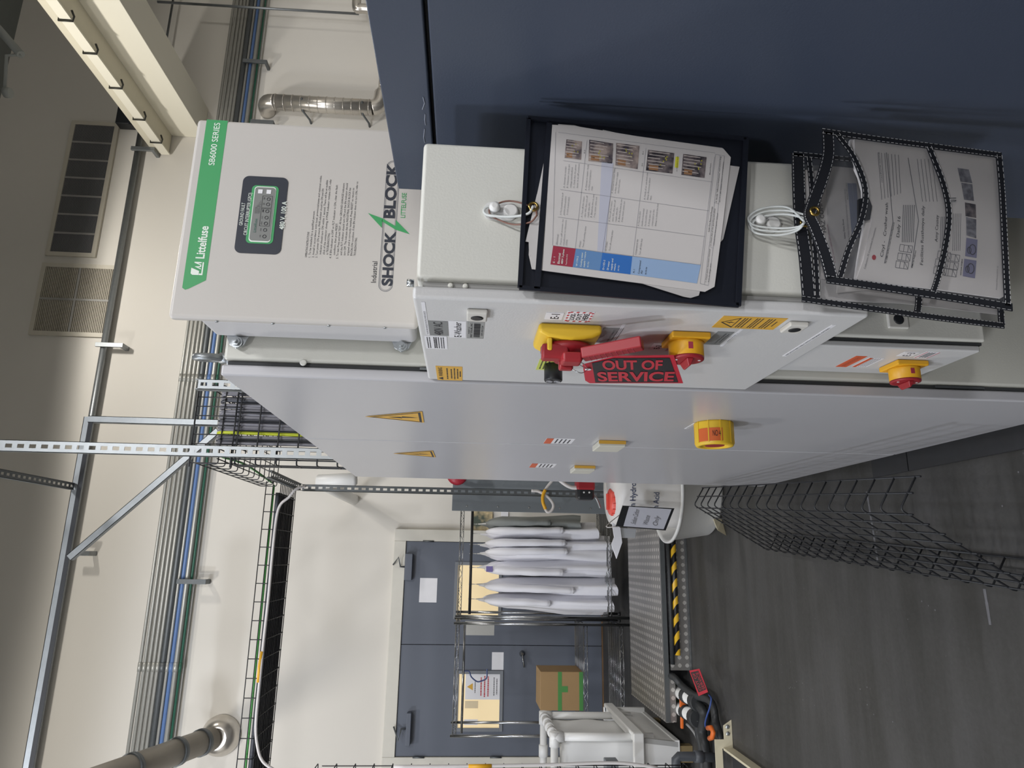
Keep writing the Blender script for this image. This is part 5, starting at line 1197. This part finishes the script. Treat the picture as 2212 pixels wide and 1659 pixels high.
# cardboard box on shelf
A = ony(1164,1535,YR1+.02); B = ony(1256,1437,YR1+.02); zq = zsh+.008; t = thing('cardboard_box','brown cardboard box with green tape on the left wire rack','box',((A.x+B.x)/2,YR1+.2,zq))
hB = A.z-B.z; a = MB(); a.box(A.x,A.x+(B.x-A.x)*.85,YR1+.02,YR1+.4,zq,zq+hB); a.build('carton', M_card, t, .004)
bx0, bx1 = A.x, A.x+(B.x-A.x)*.85
a = MB(); a.box(bx0,bx1,YR1+.0185,YR1+.0198,zq,zq+.035); a.box(bx0,bx1,YR1+.0185,YR1+.0198,zq+hB*.5,zq+hB*.5+.035); a.box(bx0+.15,bx0+.2,YR1+.0185,YR1+.0198,zq+hB*.36,zq+hB*.5); a.build('green_tape', M_gtape, t)
# coats on the rod
def coat(x, zt_, length, m, lab_, sleeve=.5, wd=.045, lean=0):
    yc_ = YR1+.25; t = thing('lab_coat', lab_, 'coat', (x,yc_,zt_-length), 'coats on the garment rack')
    sh = random.uniform(.9,1.15)
    prof = [(0,.008,.03),(.025,.014,.06),(.06,.022,.13),(.09,.042,.19),(.14,.058*sh,.22),(.22,.07*sh,.225),(.36,(wd+.018)*sh,.22),(.5,(wd+.022)*sh,.225),(.66,wd+.028,.23),(.82,wd+.03,.235),(.93,wd+.034,.238),(1,wd+.03,.24)]
    a = MB(); n = 40; vv = []; ff = []; ph = random.uniform(0,6)
    for i,(s_,rx,ry) in enumerate(prof):
        for k in range(n):
            an = k*2*math.pi/n; am = min(1,s_*2.2); w__ = 1+.22*math.sin(an*7+ph)*am+.10*math.sin(an*11+ph*2+s_*3)*am
            vv.append((x+lean*s_+rx*math.cos(an)*w__+.006*math.sin(s_*9+ph), yc_+ry*math.sin(an)*(1+.05*math.sin(an*5+ph+s_*4)*am), zt_-.05-s_*(length-.05)+(.012*math.sin(an*3+ph) if i==len(prof)-1 else 0)))
    for i in range(len(prof)-1):
        for k in range(n): ff.append((i*n+k,(i+1)*n+k,(i+1)*n+(k+1)%n,i*n+(k+1)%n))
    ff.append(tuple(range(n))); a.add(vv,ff,True); a.build('body', m, t)
    for s_ in (-1,1):
        dxs = random.uniform(-.035,.035); yy = yc_+s_*.2; z9 = zt_-.12
        cp = [(x,yc_+s_*.12,z9),(x+dxs*.3,yy+s_*.01,z9-.07),(x+dxs*.7,yy+s_*.04,z9-.07-sleeve*.3),(x+dxs,yy+s_*.05,z9-.07-sleeve*.62),(x+dxs*1.2+lean*.4,yy+s_*.035,z9-.07-sleeve*.93),(x+dxs*1.2+lean*.4,yy+s_*.033,z9-.07-sleeve)]
        P_ = spline(cp,4); nn = len(P_); rad = []
        for q_ in range(nn):
            u_ = q_/(nn-1); rad.append((.03+.04*min(1,u_*4)) if u_ < .25 else (.07-.022*(u_-.25)/.75+.004*math.sin(u_*25)))
        a = MB(); a.tube(P_,rad,16); a.v = [(xx*.55+(x+dxs)*.45 if True else xx,yy2,zz2) for (xx,yy2,zz2) in a.v]; sl = a.build('sleeve', m, t)
        a = MB(); a.tube([V3(P_[-1])+V3((0,0,.035)),V3(P_[-1])+V3((0,0,-.006))],[.053,.052],16); a.v = [(xx*.55+(x+dxs)*.45,yy2,zz2) for (xx,yy2,zz2) in a.v]; a.build('cuff', m, sl)
    a = MB(); a.tube(spline([(x,yc_,zrod+.016),(x,yc_+.02,zrod+.0),(x,yc_+.015,zrod-.03),(x,yc_,zt_-.02)],3),.0035,5); a.tube([(x,yc_-.16,zt_-.13),(x,yc_,zt_-.03),(x,yc_+.16,zt_-.13)],.006,6); a.build('hanger', M_whitep, t)
cs_ = [(1132,'dark grey work coat at the right end of the coat row',M_coatg,1.05,.0,.5),
       (1152,'white lab coat next to the grey coat',M_coat,1.22,.02,.62),
       (1176,'white lab coat with both sleeves hanging free, third from the right',M_coat,1.36,0,.64),
       (1196,'narrow white lab coat in the middle of the coat row',M_coat,1.34,0,.66),
       (1226,'white lab coat with a badge at the collar, middle of the row',M_coat,1.34,.02,.62),
       (1262,'white lab coat with a bulging sleeve, second from the left',M_coat,1.4,-.02,.72),
       (1294,'white lab coat at the left end of the coat row',M_coat,1.36,-.03,.5)]
for (yp,lab_,m,ln,lean,slv) in cs_:
    p = ony(1030,yp,YR1+.25); coat(p.x, zrod-.03, ln*.945, m, lab_, slv, .052, lean)
b = ony(1055,1228,YR1-.03); tag(MB().box(b.x-.03,b.x+.02,b.y,b.y+.004,b.z-.04,b.z+.02).build('name_badge', mat('badge_print',(120,110,170),.5)),'small coloured name badge clipped to a white coat','badge')
# poster frame on the wall behind the rack
W = Face('y', YW-.02); o,q = W.plate('poster', M_postr, None, (1018,1146), (1064,1105), .01); tag(o,'dark crowded poster on the wall behind the coat rack','poster')
o,q = W.plate('notice', M_white, None, (1082,1121), (1098,1104), .004); tag(o,'small white notice on the wall above the coats','notice')

# ================================================================== DIAMOND PLATE PLATFORM
zp = .18; pf_r, pf_l = .55, -1.035; yf, ybk = 4.84, 5.80
t = thing('cable_ramp','diamond plate ramp platform across the floor with striped front edge','ramp',((pf_r+pf_l)/2,(yf+ybk)/2,0))
a = MB(); a.box(pf_l,pf_r,yf,ybk,zp-.006,zp); a.build('top_plate', M_dia, t)
a = MB(); a.box(pf_l+.32,pf_r,yf+.003,yf+.008,0.002,zp-.045); a.build('front_plate', M_dia, t)
a = MB(); a.box(pf_l,pf_r,yf-.004,yf+.002,zp-.03,zp+.002); a.build('edge_angle', M_galvd, t)
a = MB(); a.box(pf_l-.003,pf_l+.003,yf,ybk,zp-.05,zp+.001); a.box(pf_l,pf_l+.3,yf-.002,yf+.004,zp-.07,zp-.03); a.build('end_plate', M_dia, t)
a = MB(); a.box(pf_l+.3,pf_r,yf-.035,yf+.0025,.0005,.004); a.build('floor_flange', M_galvd, t)
for x in (-.7,-.1,.5): a = MB(); a.box(x-.02,x+.02,yf+.05,ybk-.05,.001,zp-.007); a.build('support_rib', M_galvd, t)
a = MB(); a.tube([(pf_l+.36,yf-.014,zp-.055),(pf_r,yf-.014,zp-.055)],.014,10); tag(a.build('hose', M_hose),'black hose along the front edge of the ramp','hose')
a = MB(); a.tube([(pf_l+.42,yf-.024,zp-.088),(pf_r,yf-.024,zp-.088)],.019,12); tag(a.build('striped_bumper', M_haz),'black and yellow striped bumper tube under the ramp edge','bumper')

# ================================================================== PIPES, VALVES, HOSES AT THE RAMP END
cv_ = crop(1380,1420,6.94)
def fz(x,y,z=.06): return onz(*cv_(x,y), z)
for (p0,p1,lv,lab_,lab2) in (((560,500),(840,650),(632,690),'white pipe with orange valve handle, nearer the striped bumper','a'),((560,740),(830,890),(645,905),'white pipe with orange valve handle, nearer the white bin','b')):
    A, B = fz(*p0,.075), fz(*p1,.07); d = (B-A)
    t = thing('valve_pipe', lab_, 'pipe', (A+B)/2)
    a = MB(); a.tube([A-d*.3, B], .04, 18); a.build('pipe_body', M_whitep, t)
    a = MB(); a.tube([A+d*.5,A+d*.66],.046,18); a.build('union_ring', M_hose, t)
    a = MB(); a.tube([B, B+d*.12, B+d*.2],[.052,.056,.05],18); a.build('flange', M_hose, t)
    c = fz(*lv,.13); u_ = V3((0,.0,1)); x_ = V3((-.06,.03,-.0)); a = MB(); vc = fz(lv[0],lv[1],.10); a.obox(vc,(.065,-.008,0),(.001,.011,0),(0,0,.008)); a.cyl(vc-V3((0,0,.035)),vc,.012,12); a.build('valve_handle', M_orange, t, .003)
    a = MB(); a.tube([A-d*.02, A+d*.05],.043,18); a.build('label_sleeve', M_gtape, t)
def hosething(pts, r, m, lab_, z=.04, name='hose', cat='hose'):
    a = MB(); a.tube(spline([fz(x,y,zz) for x,y,zz in pts],6), r, 10); return tag(a.build(name, m), lab_, cat)
hosething([(880,690,.07),(960,800,.06),(985,900,.05),(950,1100,.05),(985,1300,.05),(1010,1500,.04),(1030,1700,.04)],.03,M_hose,'thick black hose leaving the first valve toward the left')
hosething([(870,920,.07),(890,1020,.06),(900,1150,.05),(940,1300,.04),(960,1500,.03),(960,1700,.03)],.026,M_hose,'thick black hose leaving the second valve beside the bin')
hosething([(440,260,.14),(540,310,.13),(640,420,.1),(760,520,.09),(860,580,.08),(1050,640,.05),(1120,760,.04),(1150,950,.04),(1200,1120,.04),(1240,1220,.03)],.022,M_hose,'black hose curving from under the ramp edge to the beige bracket')
hosething([(720,1000,.05),(780,1060,.04),(850,1160,.03),(900,1300,.02),(930,1500,.02),(940,1700,.02)],.009,mat('clear_hose',(150,150,150),.3),'thin grey tube beside the black hoses',name='tube',cat='tube')
hosething([(1050,560,.09),(1085,620,.09),(1060,760,.1),(1020,880,.1),(995,980,.1),(1000,1040,.09)],.005,M_bluew,'thin blue wire hanging from the small red tag',name='wire',cat='wire')
P = [fz(x,y,.16) for x,y in ((755,200),(905,170),(1035,520),(895,580))]; 
st_ = thing('service_tag','small red out of service tag at the pipe valves near the ramp','tag',P[2])
a = MB(); a.prism(P,(0,0,-.0015)); cd_ = a.build('card', M_redt, st_)
Pb = [fz(x,y,.16)+V3((0,-.001,.0)) for x,y in ((775,225),(890,200),(1010,480),(895,525))]; bf = MB().poly([p+(EYE-p).normalized()*.002 for p in Pb]).build('black_field', M_blk, cd_)
def tt2(s,u): 
    e0, e1 = Pb[2].lerp(Pb[3],u)+(EYE-Pb[2]).normalized()*.003, Pb[1].lerp(Pb[0],u)+(EYE-Pb[1]).normalized()*.003
    dd = e1-e0; return text(s,e0+dd*.05,e1-dd*.05,(Pb[2]-Pb[3]).length*.32,M_redl,bf,Pb[3]-Pb[2],'x',.0,0,True,True)
join_text([tt2('OUT OF',.52),tt2('SERVICE',.08)])
c = fz(1090,1130,.09); a = MB(); a.tube([fz(1035,1060,.1),fz(1085,1055,.11),fz(1115,1120,.11),fz(1100,1200,.1),fz(1060,1215,.09)],.014,10); tag(a.build('hose_clamp', M_orange),'orange clamp around the black hose by the beige bracket','clamp')
# dark pvc pipe at left
P = [onz(1458,1672,.32),onz(1458,1636,.32),onz(1470,1632,.30),onz(1510,1636,.16),onz(1548,1640,.05)]
P = [ony(1460,1675,4.3),ony(1460,1640,4.3),ony(1466,1634,4.3),ony(1500,1634,4.3),ony(1552,1637,4.3)]
a = MB(); a.tube(P,.026,14); pv = tag(a.build('drain_pipe', M_dpvc),'dark grey plastic drain pipe with elbow at the lower left','pipe')
for k in (3,): a = MB(); a.tube([P[3],P[3].lerp(P[4],.35)],.033,14); a.build('coupling', M_dpvc, pv)
# beige floor channel with bolted foot
YZ = 4.14
t = thing('floor_channel','beige steel channel bolted to the floor at the lower left','floor channel',(-1.1,3.3,0))
zz1 = ony(1562,1640,YZ).z; xi = ony(1583,1612,YZ).x; xo = ony(1583,1555,YZ).x; zt_ = ony(1546,1640,YZ).z
a = MB(); a.prism([(-2.0,YZ,zz1),(xi-.012,YZ,zz1),(xi-.012,YZ,.001),(xo,YZ,.001),(xo-.03,YZ,.05),(xi+.035,YZ,.05),(xi+.035,YZ,zt_),(-2.0,YZ,zt_)],(0,.006,0)); fpz = a.build('foot_bracket', M_bei, t, .001)
a = MB(); a.box(xi-.02,xi-.008,2.2,YZ-.001,.001,zz1-.005); a.build('side_rail', M_bei, t)
a = MB(); a.box(-1.9,xi-.021,2.2,YZ-.01,.001,.012); a.build('channel_base', M_gap, t)
a = MB(); 
for k in (.3,.65): xx = xi+.035+(xo-xi-.035)*k; a.lathe((xx,YZ-.0003,.028),YN_,[(0,.012),(.006,.012),(.008,.006)],6)
a.build('anchor_bolt', M_steel, fpz)

# ================================================================== WHITE BIN WITH PIPE FRAME
xb1, yb0 = -1.12, 4.82
zr_ = ony(1373,1577,yb0-.05).z; yb1 = 5.75
t = thing('plastic_bin','large milky white bin with thick rim, left of the ramp','bin',(-1.6,5.3,0))
a = MB(); a.prism([(xb1-.04,yb0+.04,.1),(xb1,yb0,zr_),(xb1-1.1,yb0,zr_),(xb1-1.1,yb0+.04,.1)],(0,.03,0)); a.prism([(xb1-.04,yb0+.04,.1),(xb1,yb0,zr_),(xb1,yb1,zr_),(xb1-.04,yb1,.1)],(-.03,0,0)); a.box(xb1-1.1,xb1,yb1-.03,yb1,.1,zr_); a.box(xb1-1.1,xb1-.03,yb0+.04,yb1,.09,.12); a.build('walls', M_trans, t)
a = MB(); a.box(xb1-1.14,xb1+.03,yb0-.035,yb0-.001,zr_-.06,zr_+.012); a.box(xb1+.001,xb1+.03,yb0,yb1,zr_-.06,zr_+.012); a.box(xb1-1.14,xb1,yb1+.001,yb1+.03,zr_-.06,zr_+.012); a.build('rim', M_trans, t, .01)
a = MB(); p = ony(1497,1615,yb0+.01); M_wb = mat('wood_block',(120,104,70),.7)
for (u,v) in ((p.x-.1,yb0+.05),(p.x-.8,yb0+.05),(p.x-.1,yb1-.12),(p.x-.8,yb1-.12)): MB().box(u,u+.1,v,v+.07,0.001,.088).build('wooden_block', M_wb, t)
zf = ony(1198,1575,yb0+.08).z; xf = xb1-.02; yf0, yf1 = yb0+.09, yb0+.72
t = thing('liner_stand','white plastic pipe frame with sheet panels standing in the bin','frame',(-1.6,5.2,zr_))
zf1 = zf
def pp(p, q, r=.026): a = MB(); a.tube([p,q],r,12); return a.build('pipe', M_whitep, t)
for y in (yf0,yf1): pp((xf,y,zr_-.15),(xf,y,zf)); pp((xf+.0,y,zf+.0),(xf-1.05,y,zf))
pp((xf,yf0,zf),(xf,yf1,zf)); pp((xf-1.0,yf0,zr_-.15),(xf-1.0,yf0,zf)); pp((xf-1.0,yf1,zr_-.15),(xf-1.0,yf1,zf))
for y in (yf0,yf1):
    for (p,q) in (((xf,y,zf-.06),(xf,y,zf+.03)),((xf-.06,y,zf),(xf+.03,y,zf)),((xf-.2,y,zf),(xf-.28,y,zf)),((xf-.5,y,zf),(xf-.54,y,zf))): a = MB(); a.tube([p,q],.034,12); a.build('fitting', M_whitep, t)
for k in range(4): a = MB(); yy = yf0+.1+k*.14; a.tube([(xf,yy,zf),(xf,yy+.05,zf)],.034,12); a.build('fitting', M_whitep, t)
def shp_(nm, x0,x1,y0,y1): 
    a = MB(); n = 14; vv=[]; ff=[]
    for i in range(n+1):
        for j in range(n+1):
            u, v = i/n, j/n; wv = .012*math.sin(u*9+v*5)*math.sin(v*7+1); x = x0+(x1-x0)*u; y = y0+(y1-y0)*u
            if x0==x1: x += wv-.03
            else: y += wv+.03
            vv.append((x,y,zr_-.1+(zf-zr_+.06)*v))
    for i in range(n):
        for j in range(n): k=i*(n+1)+j; ff.append((k,k+n+1,k+n+2,k+1))
    a.add(vv,ff,True); o = a.build(nm, M_trans, t); md = o.modifiers.new('thick','SOLIDIFY'); md.thickness = .003
shp_('sheet_panel',xf,xf,yf0+.05,yf1); shp_('sheet_panel',xf-1.0,xf,yf0,yf0); 
p = ony(1320,1648,yb0-.02); tag(MB().box(p.x-.1,p.x+.06,yb0-.2,yb0-.12,p.z-.01,p.z+.07).build('junction_box', M_cab2, None, .006),'small grey box in front of the white bin at the left edge','box')
